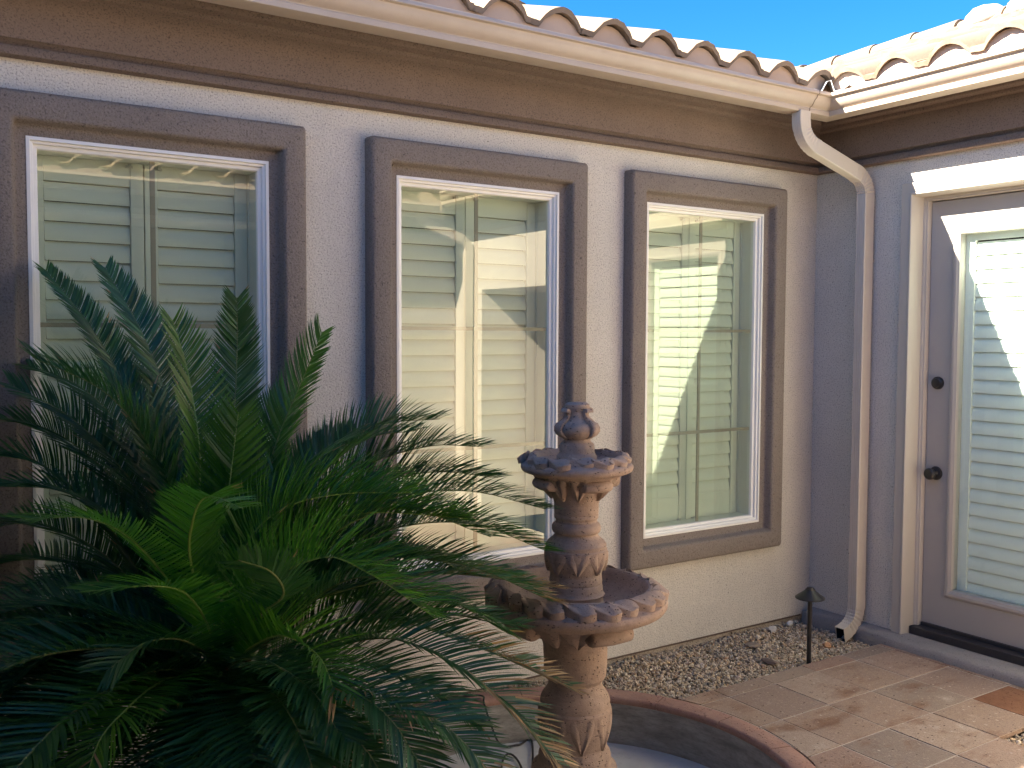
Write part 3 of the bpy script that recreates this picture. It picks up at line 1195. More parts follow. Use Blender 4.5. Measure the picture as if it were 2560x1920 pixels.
# ------------------------------------------------------------------ patio
patio = tag(empty('patio'), kind='structure')
grid = MB()


def out_circle(p, R):
    d = np.array(p) - RC
    n = np.hypot(*d)
    return tuple(RC + d / n * R) if n < R else tuple(p)


def poly_sheet(poly, z, mb):
    c = np.mean(poly, axis=0)
    vs = [(c[0], c[1], z)] + [(*p, z) for p in poly]
    n = len(poly)
    mb.add(vs, [(0, i + 1, (i + 1) % n + 1) for i in range(n)])


TX0, TY0, TS = -0.127, -0.606, 0.277
JT = 0.0035
tile_plain = None


def add_tile(x0, x1, y0, y1):
    """x0<x1, y0<y1 outer joints"""
    global tile_plain
    x0, x1, y0, y1 = x0 + JT, x1 - JT, y0 + JT, y1 - JT
    cs = [(x0, y0), (x1, y0), (x1, y1), (x0, y1)]
    Rg = R_OUT + 0.006
    inside = [np.hypot(*(np.array(p) - RC)) < Rg for p in cs]
    near = any(np.hypot(min(max(RC[0], x0), x1) - RC[0], min(max(RC[1], y0), y1) - RC[1]) < Rg for _ in (0,))
    if all(inside):
        return
    z = random.uniform(-0.0014, 0.0014)
    rx, ry = random.uniform(-0.003, 0.003), random.uniform(-0.003, 0.003)
    full = abs((x1 - x0) - (TS - 2 * JT)) < 1e-4 and abs((y1 - y0) - (TS - 2 * JT)) < 1e-4
    cx, cy = (x0 + x1) / 2, (y0 + y1) / 2
    if full and not near:
        if tile_plain is None:
            h = (TS - 2 * JT) / 2
            tile_plain = MB().box(-h, h, -h, h, -0.02, 0.0).build('tile', M['tile'], patio, bevel=0.0014)
            o = tile_plain
        else:
            o = dup(tile_plain, (0, 0, 0), patio)
    else:
        poly = []
        for k in range(4):
            a, b = np.array(cs[k]), np.array(cs[(k + 1) % 4])
            for t in np.linspace(0, 1, 10)[:-1]:
                poly.append(out_circle(a + (b - a) * t, Rg))
        cl = []
        for p in poly:
            if not cl or np.hypot(p[0] - cl[-1][0], p[1] - cl[-1][1]) > 1e-3:
                cl.append(p)
        area = 0.5 * sum(cl[i][0] * cl[(i + 1) % len(cl)][1] - cl[(i + 1) % len(cl)][0] * cl[i][1] for i in range(len(cl)))
        if area < 4e-4:
            return
        mb = MB()
        n = len(cl)
        top = [(p[0] - cx, p[1] - cy, 0.0) for p in cl]
        bot = [(p[0] - cx, p[1] - cy, -0.02) for p in cl]
        mb.add(top + bot, [tuple(range(n)), tuple(range(2 * n - 1, n - 1, -1))] + [(i, i + n, (i + 1) % n + n, (i + 1) % n) for i in range(n)])
        o = mb.build('tile', M['tile'], patio, recalc=True)
    o.location = (cx, cy, z)
    o.rotation_euler = (rx, ry, 0)
    if full and abs(cx + 0.2655) < 0.01 and abs(cy + 1.2985) < 0.01:
        o.data = o.data.copy()
        o.data.materials[0] = M['rusttile']
        o['label'] = 'dark rust brown tile near the door step'


EDGE_Y = -0.515
ycuts = [EDGE_Y] + [TY0 - TS * k for k in range(12)]
ycuts = [y for y in ycuts if y > Y0 + 0.02] + [Y0 + 0.004]
xcuts = [-0.100, TX0] + [TX0 - TS * k for k in range(1, 17)]
for (yt, yb) in zip(ycuts, ycuts[1:]):
    for (xr, xl) in zip(xcuts, xcuts[1:]):
        cx, cy = (xl + xr) / 2, (yt + yb) / 2
        if xl < -4.55:
            continue
        if cx < -2.25 and cy > -1.95:
            continue
        # planting gap beside the path
        if -0.70 < xl < -0.66 and yt < -1.40 and yb > -1.75:
            continue
        add_tile(xl, xr, yb, yt)
# grout bed under the tiles, cut round the basin
gb = MB()
nn = 40
for i in range(nn):
    a0, a1 = 2 * PI * i / nn, 2 * PI * (i + 1) / nn
rects = [(-1.40, -0.09, -1.435, EDGE_Y), (-1.40, -0.685, -1.715, -1.435), (-0.40, -0.09, -1.715, -1.435), (-2.30, -1.40, -1.96, -1.30), (-4.55, -0.09, Y0, -1.715), (-4.55, -2.30, -1.96, -1.715)]
for (xa, xb, ya, yb) in rects:
    nx, ny = max(1, int((xb - xa) / 0.045)), max(1, int((yb - ya) / 0.045))
    for i in range(nx):
        for j in range(ny):
            q = [(xa + (xb - xa) * (i + di) / nx, ya + (yb - ya) * (j + dj) / ny) for di, dj in ((0, 0), (1, 0), (1, 1), (0, 1))]
            if all(np.hypot(p[0] - RC[0], p[1] - RC[1]) < R_OUT for p in q):
                continue
            q = [out_circle(p, R_OUT + 0.001) for p in q]
            gb.add([(*p, -0.0016) for p in q], [(0, 1, 2, 3)])
gb.build('grout', M['grout'], patio, recalc=False)

# soil of the planting bed and under the gravel
bed = MB()
for (xa, xb, ya, yb, z) in ((-4.56, X1, EDGE_Y - 0.01, Y1 + 0.02, -0.062), (-4.56, -2.20, -1.96, EDGE_Y - 0.01, -0.045), (-0.70, -0.39, -1.73, -1.42, -0.05)):
    nx, ny = max(1, int((xb - xa) / 0.05)), max(1, int((yb - ya) / 0.05))
    for i in range(nx):
        for j in range(ny):
            q = [(xa + (xb - xa) * (i + di) / nx, ya + (yb - ya) * (j + dj) / ny) for di, dj in ((0, 0), (1, 0), (1, 1), (0, 1))]
            if all(np.hypot(p[0] - RC[0], p[1] - RC[1]) < R_OUT for p in q):
                continue
            q = [out_circle(p, R_OUT) for p in q]
            bed.add([(*p, z + 0.006 * math.sin(p[0] * 13) * math.cos(p[1] * 17)) for p in q], [(0, 1, 2, 3)])
tag(bed.build('soil', M['soil'], recalc=False), kind='structure')

# ------------------------------------------------------------------ gravel
ICO_V = []
g = (1 + 5 ** 0.5) / 2
for s1 in (-1, 1):
    for s2 in (-1, 1):
        ICO_V += [(0, s1, s2 * g), (s1, s2 * g, 0), (s2 * g, 0, s1)]
ICO_V = np.array(ICO_V) / math.hypot(1, g)


def ico_faces():
    f = []
    d = np.linalg.norm(ICO_V[:, None] - ICO_V[None], axis=2)
    e = d[d > 0.1].min() * 1.05
    for i in range(12):
        for j in range(i + 1, 12):
            for k in range(j + 1, 12):
                if d[i, j] < e and d[j, k] < e and d[i, k] < e:
                    n = np.cross(ICO_V[j] - ICO_V[i], ICO_V[k] - ICO_V[i])
                    f.append((i, j, k) if n @ ICO_V[i] > 0 else (i, k, j))
    return np.array(f)


ICO_F = ico_faces()


def rand_rot(n):
    q = rng.normal(size=(n, 4))
    q /= np.linalg.norm(q, axis=1)[:, None]
    w, x, y, z = q.T
    return np.stack([np.stack([1 - 2 * (y * y + z * z), 2 * (x * y - z * w), 2 * (x * z + y * w)], 1),
                     np.stack([2 * (x * y + z * w), 1 - 2 * (x * x + z * z), 2 * (y * z - x * w)], 1),
                     np.stack([2 * (x * z - y * w), 2 * (y * z + x * w), 1 - 2 * (x * x + y * y)], 1)], 1)


def pebbles(name, P, size):
    n = len(P)
    R = rand_rot(n)
    sc = size[:, None] * np.stack([rng.uniform(0.8, 1.45, n), rng.uniform(0.7, 1.15, n), rng.uniform(0.5, 0.85, n)], 1)
    V = ICO_V[None] * (1 + rng.uniform(-0.20, 0.20, (n, 12, 1))) * sc[:, None, :]
    V = np.einsum('nij,nkj->nki', R, V) + P[:, None, :]
    F = ICO_F[None] + (np.arange(n) * 12)[:, None, None]
    me = bpy.data.meshes.new(name)
    me.from_pydata(V.reshape(-1, 3).tolist(), [], F.reshape(-1, 3).tolist())
    me.materials.append(M['gravel'])
    me.update()
    o = bpy.data.objects.new(name, me)
    COL.objects.link(o)
    return o


def gravel_area(n, x0, x1, y0, y1, z, mask):
    x, y = rng.uniform(x0, x1, n), rng.uniform(y0, y1, n)
    k = mask(x, y)
    x, y = x[k], y[k]
    s = np.clip(rng.lognormal(math.log(0.0060), 0.30, len(x)), 0.0038, 0.015)
    zz = z + rng.uniform(-0.010, 0.006, len(x)) + 0.006 * np.sin(x * 9) * np.cos(y * 11)
    return np.stack([x, y, zz], 1), s


mk = lambda x, y: (np.hypot(x - RC[0], y - RC[1]) > R_OUT + 0.008)
P1, s1 = gravel_area(22000, -2.75, -0.075, EDGE_Y - 0.004, 0.012, -0.036, mk)
# rim pebbles heaped against the wall
P2, s2 = gravel_area(2200, -2.2, -0.1, -0.10, 0.012, -0.022, mk)
tag(pebbles('gravel', np.concatenate([P1, P2]), np.concatenate([s1, s2])), 'mixed tan and grey pebble gravel along the foot of the window wall', 'gravel', kind='stuff')
P3, s3 = gravel_area(1500, -0.680, -0.405, -1.712, -1.437, -0.022, mk)
tag(pebbles('gravel', P3, s3), 'small patch of gravel filling the square gap in the paving', 'gravel', kind='stuff')


# loose rocks lying on the gravel
def rock(loc, size, col, label, flat=0.6, seed=0):
    r = np.random.default_rng(seed)
    import bmesh
    bm = bmesh.new()
    bmesh.ops.create_icosphere(bm, subdivisions=2, radius=1.0)
    dirs = r.normal(size=(7, 3))
    for v in bm.verts:
        p = np.array(v.co)
        k = 1 + 0.10 * np.sin(p @ dirs[0] * 2 + 1) + 0.08 * np.sin(p @ dirs[1] * 3)
        for dd in dirs[2:]:
            dn = dd / np.linalg.norm(dd)
            q = p @ dn
            if q > 0.72:
                p = p - dn * (q - 0.72)
        v.co = Vector(p * k * np.array([size, size * 0.72, size * flat]))
    me = bpy.data.meshes.new('rock')
    bm.to_mesh(me)
    bm.free()
    m = Mat('rock stone')
    m.base(m.mix(m.noise(60, 5, 0.7), tuple(c * 0.75 for c in col), tuple(min(1, c * 1.15) for c in col)))
    me.materials.append(m.fin(0.85, m.bump(m.noise(90, 4, 0.6), 0.003, 0.8)))
    o = bpy.data.objects.new('rock', me)
    COL.objects.link(o)
    o.location = loc
    o.rotation_euler = (0.1, 0.05, r.uniform(0, 6))
    return tag(o, label, 'rock', 'loose rocks on the gravel bed')


rock((-0.345, -0.055, -0.012), 0.030, (0.60, 0.54, 0.46), 'palest rounded rock, beside the wall foot near the corner', 0.7, 1)
rock((-0.19, -0.035, -0.010), 0.019, (0.62, 0.60, 0.58), 'small whitish rock right in the corner of the gravel bed', 0.8, 2)
rock((-0.30, -0.36, -0.018), 0.023, (0.50, 0.28, 0.15), 'orange brown rock on the gravel beside the path light', 0.8, 3)
rock((-0.60, -0.16, -0.020), 0.038, (0.26, 0.20, 0.15), 'flat dark brown rock on the gravel below the wall', 0.35, 4)
rock((-0.72, -0.37, -0.016), 0.050, (0.20, 0.14, 0.10), 'longest flat brown stone on the gravel behind the path light stem', 0.25, 5)

# ------------------------------------------------------------------ round basin
basin = tag(empty('fountain_basin', (RC[0], RC[1], 0)), 'round sunken concrete basin with terracotta coping round the fountain foot', 'basin')
BO = (RC[0], RC[1], 0)


def jit(a, z, amp):
    return amp * (math.sin(a * 9 + z * 40) + 0.6 * math.sin(a * 23 + 2 + z * 70))


rings = []
SEG = 128
for (r, z) in ((0.750, -0.195), (0.752, -0.16), (0.753, -0.12), (0.754, -0.08), (0.755, -0.04), (0.755, -0.0265), (0.835, -0.0265), (0.835, -0.30)):
    rings.append([((r + jit(2 * PI * j / SEG, z, 0.0012)) * math.cos(2 * PI * j / SEG), (r + jit(2 * PI * j / SEG, z, 0.0012)) * math.sin(2 * PI * j / SEG), z) for j in range(SEG)])
o = MB().loft(rings, True, False).build('basin_wall', M['basin'], basin, smooth=True, angle=40, recalc=False)
fm = MB()
fr_ = [[(r * math.cos(2 * PI * j / 96), r * math.sin(2 * PI * j / 96), -0.19 + 0.004 * math.sin(r * 9 + j * 0.3) * (r < 0.7)) for j in range(96)] for r in (0.75, 0.6, 0.4, 0.2, 0.02)]
fm.loft(fr_, True, False, (False, True)).build('basin_floor', M['basinfloor'], basin, smooth=True, recalc=False)
NCOP = 17
cp = [(R_IN - 0.002, -0.026), (R_IN - 0.005, -0.018), (R_IN - 0.004, -0.006), (R_IN + 0.001, -0.0005), (R_IN + 0.008, 0.002), (R_OUT - 0.006, 0.002), (R_OUT - 0.001, -0.001), (R_OUT, -0.026)]
for k in range(NCOP):
    a0, a1 = 2 * PI * k / NCOP + 0.10 + 0.0022, 2 * PI * (k + 1) / NCOP + 0.10 - 0.0022
    dz = random.uniform(-0.0015, 0.0015)
    rg = []
    for t in np.linspace(a0, a1, 10):
        rg.append([(r * math.cos(t), r * math.sin(t), z + dz) for r, z in cp])
    MB().loft(rg, True, False, (True, True)).build('coping_brick', M['coping'], basin, smooth=True, angle=50)
jr = [[(r * math.cos(2 * PI * j / 96), r * math.sin(2 * PI * j / 96), z) for j in range(96)] for r, z in ((R_IN + 0.004, -0.0262), (R_IN + 0.004, -0.005), (R_OUT - 0.004, -0.005), (R_OUT - 0.004, -0.0262))]
MB().loft(jr, True, False).build('coping_mortar', M['grout'], basin, recalc=False)

# ------------------------------------------------------------------ fountain
ft = tag(empty('fountain', (RC[0], RC[1], -0.19)), 'two tier carved pinkish brown stone fountain with urn finial', 'fountain')
FZ = 0.19
VIEW = math.atan2(CAM[1] - RC[1], CAM[0] - RC[0])      # direction from the axis to the camera, only to turn the carving as in the photo


def F(prof):
    """world heights -> fountain local, softened"""
    return [(r, z + FZ) for r, z in prof]


def rough_mod(amp, lobes=0, la=0.0, ph=0.0):
    def f(a, z):
        return 1 + amp * (math.sin(a * 5 + z * 60) * 0.5 + math.sin(a * 11 - z * 90) * 0.3) + (la * math.cos(lobes * (a - ph)) if lobes else 0)
    return f


def densify(pr, n=3):
    out = []
    for (a, b) in zip(pr, pr[1:]):
        for k in range(n):
            t = k / n
            out.append((a[0] + (b[0] - a[0]) * t, a[1] + (b[1] - a[1]) * t))
    return out + [pr[-1]]


def fpart(name, prof, seg=64, amp=0.006, lobes=0, la=0.0, ph=0.0, ang=38):
    mb = MB()
    mb.lathe(densify(F(prof), 2), (0, 0), seg, rough_mod(amp, lobes, la, ph))
    return mb.build(name, M['stone'], ft, smooth=True, angle=ang)


base = fpart('pedestal', [(0.158, -0.200), (0.158, -0.10), (0.150, -0.06), (0.148, 0.020), (0.142, 0.050), (0.128, 0.060), (0.122, 0.068), (0.121, 0.090), (0.116, 0.105), (0.108, 0.118), (0.106, 0.126),
                          (0.108, 0.135), (0.114, 0.155), (0.119, 0.190), (0.121, 0.225), (0.122, 0.250), (0.116, 0.258), (0.117, 0.275), (0.112, 0.290), (0.100, 0.308), (0.091, 0.322), (0.088, 0.338), (0.093, 0.346),
                          (0.100, 0.352), (0.103, 0.358), (0.105, 0.385), (0.107, 0.445), (0.106, 0.50)])
lower = fpart('lower_bowl', [(0.106, 0.455), (0.114, 0.484), (0.140, 0.514), (0.185, 0.545), (0.236, 0.566), (0.262, 0.577), (0.280, 0.581), (0.294, 0.588), (0.302, 0.600), (0.303, 0.612), (0.299, 0.621), (0.288, 0.626),
                             (0.268, 0.634), (0.258, 0.656), (0.251, 0.665), (0.240, 0.664), (0.232, 0.655), (0.222, 0.630), (0.200, 0.610), (0.150, 0.592), (0.09, 0.588)], 96)
mid = fpart('upper_column', [(0.093, 0.585), (0.094, 0.606), (0.090, 0.612), (0.091, 0.625), (0.096, 0.632), (0.090, 0.640), (0.088, 0.665), (0.086, 0.670), (0.088, 0.676), (0.086, 0.690), (0.085, 0.700), (0.088, 0.712),
                             (0.098, 0.735), (0.104, 0.765), (0.104, 0.782), (0.100, 0.786), (0.101, 0.798), (0.094, 0.808), (0.080, 0.820), (0.072, 0.829), (0.071, 0.835), (0.078, 0.839), (0.081, 0.846), (0.081, 0.858),
                             (0.077, 0.866), (0.069, 0.872), (0.068, 0.880), (0.073, 0.886), (0.0735, 0.897), (0.072, 0.900), (0.0735, 0.903), (0.073, 0.955)])
top = fpart('upper_bowl', [(0.073, 0.930), (0.078, 0.952), (0.092, 0.985), (0.118, 1.012), (0.150, 1.030), (0.160, 1.036), (0.174, 1.039), (0.182, 1.044), (0.186, 1.053), (0.185, 1.062), (0.181, 1.067), (0.172, 1.070),
                           (0.163, 1.076), (0.156, 1.096), (0.148, 1.094), (0.143, 1.088), (0.136, 1.078), (0.10, 1.070), (0.05, 1.070)], 96)
fpart('finial_base', [(0.066, 1.068), (0.066, 1.090), (0.0625, 1.096), (0.0585, 1.102), (0.058, 1.124), (0.056, 1.130), (0.047, 1.136), (0.044, 1.142), (0.044, 1.150)], 40, 0.008)
fpart('finial_urn', [(0.043, 1.146), (0.050, 1.150), (0.066, 1.160), (0.0735, 1.172), (0.0735, 1.186), (0.066, 1.198), (0.050, 1.206), (0.041, 1.214), (0.037, 1.224), (0.036, 1.236), (0.038, 1.244), (0.040, 1.252), (0.039, 1.260), (0.030, 1.266), (0.012, 1.268)],
      64, 0.004, 4, 0.035, VIEW)
for k in range(4):
    a = VIEW + PI / 4 + k * PI / 2
    pts = []
    for r, z in ((0.048, 1.152), (0.074, 1.166), (0.081, 1.180), (0.073, 1.197), (0.053, 1.211), (0.044, 1.224), (0.043, 1.236), (0.048, 1.243), (0.055, 1.242), (0.056, 1.236)):
        pts.append((r * math.cos(a), r * math.sin(a), z + FZ))
    P = catmull(pts, 26)
    rings = []
    for i, p in enumerate(P):
        t = P[min(i + 1, 26)] - P[max(i - 1, 0)]
        t /= np.linalg.norm(t)
        S = np.array([-math.sin(a), math.cos(a), 0])
        N = np.cross(S, t)
        w = 0.008 + 0.007 * max(0, (i - 15) / 11)
        rings.append([tuple(p + S * sx * w + N * sn * 0.005) for sx, sn in ((-1, -1), (-1, 0.6), (-0.6, 1), (0.6, 1), (1, 0.6), (1, -1))])
    MB().loft(rings, True, False, (True, True)).build('scroll', M['stone'], ft, smooth=True, angle=40)


def rim_leaf(bowl, n, r0, r1, z0, z1, drop, skew, ph, hump):
    """a ring of dished leaves carved over a bowl's rim, each one a piece"""
    proto = None
    da = 2 * PI / n
    nu, nv = 8, 5
    vs, fs = [], []
    for j in range(nv + 1):
        t = j / nv
        wid = 0.30 + 0.66 * math.sin(PI * min(1, 0.10 + t * 0.72)) ** 0.8
        for i in range(nu + 1):
            u = -1 + 2 * i / nu
            a = (u * wid * 0.5 + skew * (t - 0.5)) * da
            r = r0 + (r1 - r0) * t - 0.010 * (abs(u) ** 2.5) * t
            ridge = hump * (0.25 + 0.75 * abs(u) ** 1.6) * math.sin(PI * min(1, t * 0.85 + 0.15)) + (0.35 * hump if u > 0 else 0) * t
            z = z0 + (z1 - z0) * t ** 1.4 + ridge
            vs.append((r * math.cos(a), r * math.sin(a), z + FZ))
    W_ = nu + 1
    for j in range(nv):
        for i in range(nu):
            fs.append((j * W_ + i, j * W_ + i + 1, (j + 1) * W_ + i + 1, (j + 1) * W_ + i))
    # skirt down to the bowl
    loop = [i for i in range(W_)] + [j * W_ + nu for j in range(1, nv + 1)] + [nv * W_ + i for i in range(nu - 1, -1, -1)] + [j * W_ for j in range(nv - 1, 0, -1)]
    b0 = len(vs)
    for q in loop:
        x, y, z = vs[q]
        rr = math.hypot(x, y)
        t = (rr - r0) / (r1 - r0)
        s = (rr - 0.004) / rr
        vs.append((x * s, y * s, min(z - 0.004, (z0 + (z1 - z0) * t) + FZ - drop)))
    L = len(loop)
    for i in range(L):
        fs.append((loop[i], b0 + i, b0 + (i + 1) % L, loop[(i + 1) % L]))
    for k in range(n):
        if proto is None:
            mb = MB().add(vs, fs)
            proto = mb.build('carved_leaf', M['stone'], bowl, smooth=True, angle=42)
            o = proto
        else:
            o = dup(proto, (0, 0, 0), bowl)
        o.rotation_euler = (random.uniform(-0.01, 0.01), random.uniform(-0.01, 0.01), ph + k * da + random.uniform(-0.02, 0.02))


rim_leaf(lower, 22, 0.250, 0.301, 0.662, 0.644, 0.022, 0.70, VIEW, 0.012)
rim_leaf(top, 14, 0.153, 0.184, 1.095, 1.080, 0.016, 0.40, VIEW + 0.1, 0.009)


def scroll_block(parent, ang, r, z, length, rad):
    mb = MB()
    rings = []
    n = 14
    A = np.array([math.cos(ang), math.sin(ang), 0])
    T = np.array([-math.sin(ang), math.cos(ang), 0])
    for (s, k) in ((-1, 0.55), (-0.97, 0.9), (-0.9, 1), (0, 1.02), (0.9, 1), (0.97, 0.9), (1, 0.55)):
        c = A * r + T * s * length / 2 + np.array([0, 0, z + FZ]) - A * 0.012 * s * s
        rings.append([tuple(c + A * math.cos(2 * PI * q / n) * rad * k * 1.15 + np.array([0, 0, 1]) * math.sin(2 * PI * q / n) * rad * k) for q in range(n)])
    mb.loft(rings, True, False, (True, True))
    mb.build('scroll_block', M['stone'], parent, smooth=True, angle=45)


def hang_leaf(parent, ang, r0, r1, z0, z1, width, name='carved_leaf', groove=0.006, thick=0.012):
    """pointed leaf hanging on a surface from (r0,z0) down to (r1,z1)"""
    vs, fs = [], []
    nu, nv = 8, 7
    for j in range(nv + 1):
        t = j / nv
        w = width * (1.0 - 0.95 * (max(0, t - 0.14) / 0.86) ** 1.15)
        r = r0 + (r1 - r0) * t
        for i in range(nu + 1):
            u = -1 + 2 * i / nu
            a = ang + u * w / 2 / r
            bul = thick * (0.35 + 0.65 * math.sin(PI * (0.15 + 0.75 * t))) - groove * (1 - min(1, abs(u) * 2.2)) - thick * 0.55 * abs(u) ** 3
            vs.append(((r + bul) * math.cos(a), (r + bul) * math.sin(a), z0 + (z1 - z0) * t + FZ))
    W_ = nu + 1
    for j in range(nv):
        for i in range(nu):
            fs.append((j * W_ + i, j * W_ + i + 1, (j + 1) * W_ + i + 1, (j + 1) * W_ + i))
    loop = [i for i in range(W_)] + [j * W_ + nu for j in range(1, nv + 1)] + [nv * W_ + i for i in range(nu - 1, -1, -1)] + [j * W_ for j in range(nv - 1, 0, -1)]
    b0 = len(vs)
    for q in loop:
        x, y, z = vs[q]
        rr = math.hypot(x, y)
        s = (rr - thick * 1.6) / rr
        vs.append((x * s, y * s, z))
    L = len(loop)
    for i in range(L):
        fs.append((loop[i], b0 + i, b0 + (i + 1) % L, loop[(i + 1) % L]))
    return MB().add(vs, fs).build(name, M['stone'], parent, smooth=True, angle=40)


for k in range(4):
    a = VIEW - math.radians(-32) + k * PI / 2          # blocks 30 degrees to the left of the view
    scroll_block(top, a, 0.130, 1.004, 0.105, 0.019)
    scroll_block(lower, a, 0.212, 0.544, 0.155, 0.027)
    for d_ in (-0.30, 0.30):
        hang_leaf(top, a + PI / 4 + d_, 0.140, 0.080, 1.030, 0.948, 0.070, groove=0.010, thick=0.012)
        hang_leaf(lower, a + PI / 4 + d_, 0.226, 0.118, 0.572, 0.478, 0.115, groove=0.014, thick=0.016)
for k in range(8):
    a = VIEW + 0.06 + 2 * PI * k / 8
    hang_leaf(mid, a, 0.101, 0.090, 0.778, 0.706, 0.086, groove=0.010, thick=0.011)
    hang_leaf(base, a + 0.15, 0.116, 0.106, 0.243, 0.124, 0.099, groove=0.012, thick=0.013)

# ------------------------------------------------------------------ path light
PLX, PLY = -0.590, -0.486
pl = tag(empty('path_light', (PLX, PLY, -0.04)), 'dark bronze mushroom path light standing at the gravel edge', 'path light')
MB().lathe([(0.0105, -0.03), (0.0105, 0.325), (0.012, 0.33), (0.013, 0.345)], seg=16).build('stem', M['bronze'], pl, smooth=True)
MB().lathe([(0.0655, 0.328), (0.0665, 0.330), (0.0665, 0.333), (0.060, 0.338), (0.042, 0.351), (0.027, 0.363), (0.021, 0.369), (0.021, 0.372), (0.017, 0.3735), (0.016, 0.378), (0.008, 0.3795), (0.0, 0.380)], seg=36).build('lamp_shade', M['bronze'], pl, smooth=True, angle=30)


# ------------------------------------------------------------------ pump cable
def ray_z(x, y, z):
    px, py = x * S22, y * S22
    d = _fw + _rt * (px - 1280) / FPX - _up * (py - 960) / FPX
    t = (z - CAM[2]) / d[2]
    return CAM + d * t


cpts = [(-2.95, -0.30, -0.03), (-2.78, -0.18, -0.02), tuple(ray_z(905, 1512, 0.012)), tuple(ray_z(985, 1506, 0.012)), tuple(ray_z(1040, 1503, 0.016))]
e = np.array(cpts[-1])
cin = RC + (e[:2] - RC) / np.hypot(*(e[:2] - RC)) * (R_IN - 0.012)
cpts += [(cin[0], cin[1], -0.006), (cin[0] + 0.02, cin[1] - 0.02, -0.09), (cin[0] + 0.05, cin[1] - 0.05, -0.172), tuple(ray_z(1120, 1609, -0.184)), tuple(ray_z(1150, 1606, -0.184)), (RC[0] - 0.10, RC[1] + 0.12, -0.184)]
tag(tube(catmull(cpts, 90), 0.0042, 8).build('power_cable', M['rubber'], smooth=True), 'thin black cable running over the basin rim to the fountain foot', 'cable', 'cables in the basin')
tag(tube(catmull([(-2.62, -1.02, -0.185), tuple(ray_z(1085, 1648, -0.185)), tuple(ray_z(1125, 1655, -0.185)), (RC[0] - 0.17, RC[1] - 0.02, -0.185)], 30), 0.0042, 8).build('power_cable', M['rubber'], smooth=True),
    'short black cable end lying on the basin floor left of the fountain', 'cable', 'cables in the basin')

# ------------------------------------------------------------------ sago palm
PB = at(480, 1452, 2.29)
PALM = np.array([PB[0], PB[1], -0.045])
palm = tag(empty('sago_palm', tuple(PALM)), 'large sago palm with arching dark green feathery fronds left of the fountain', 'palm')


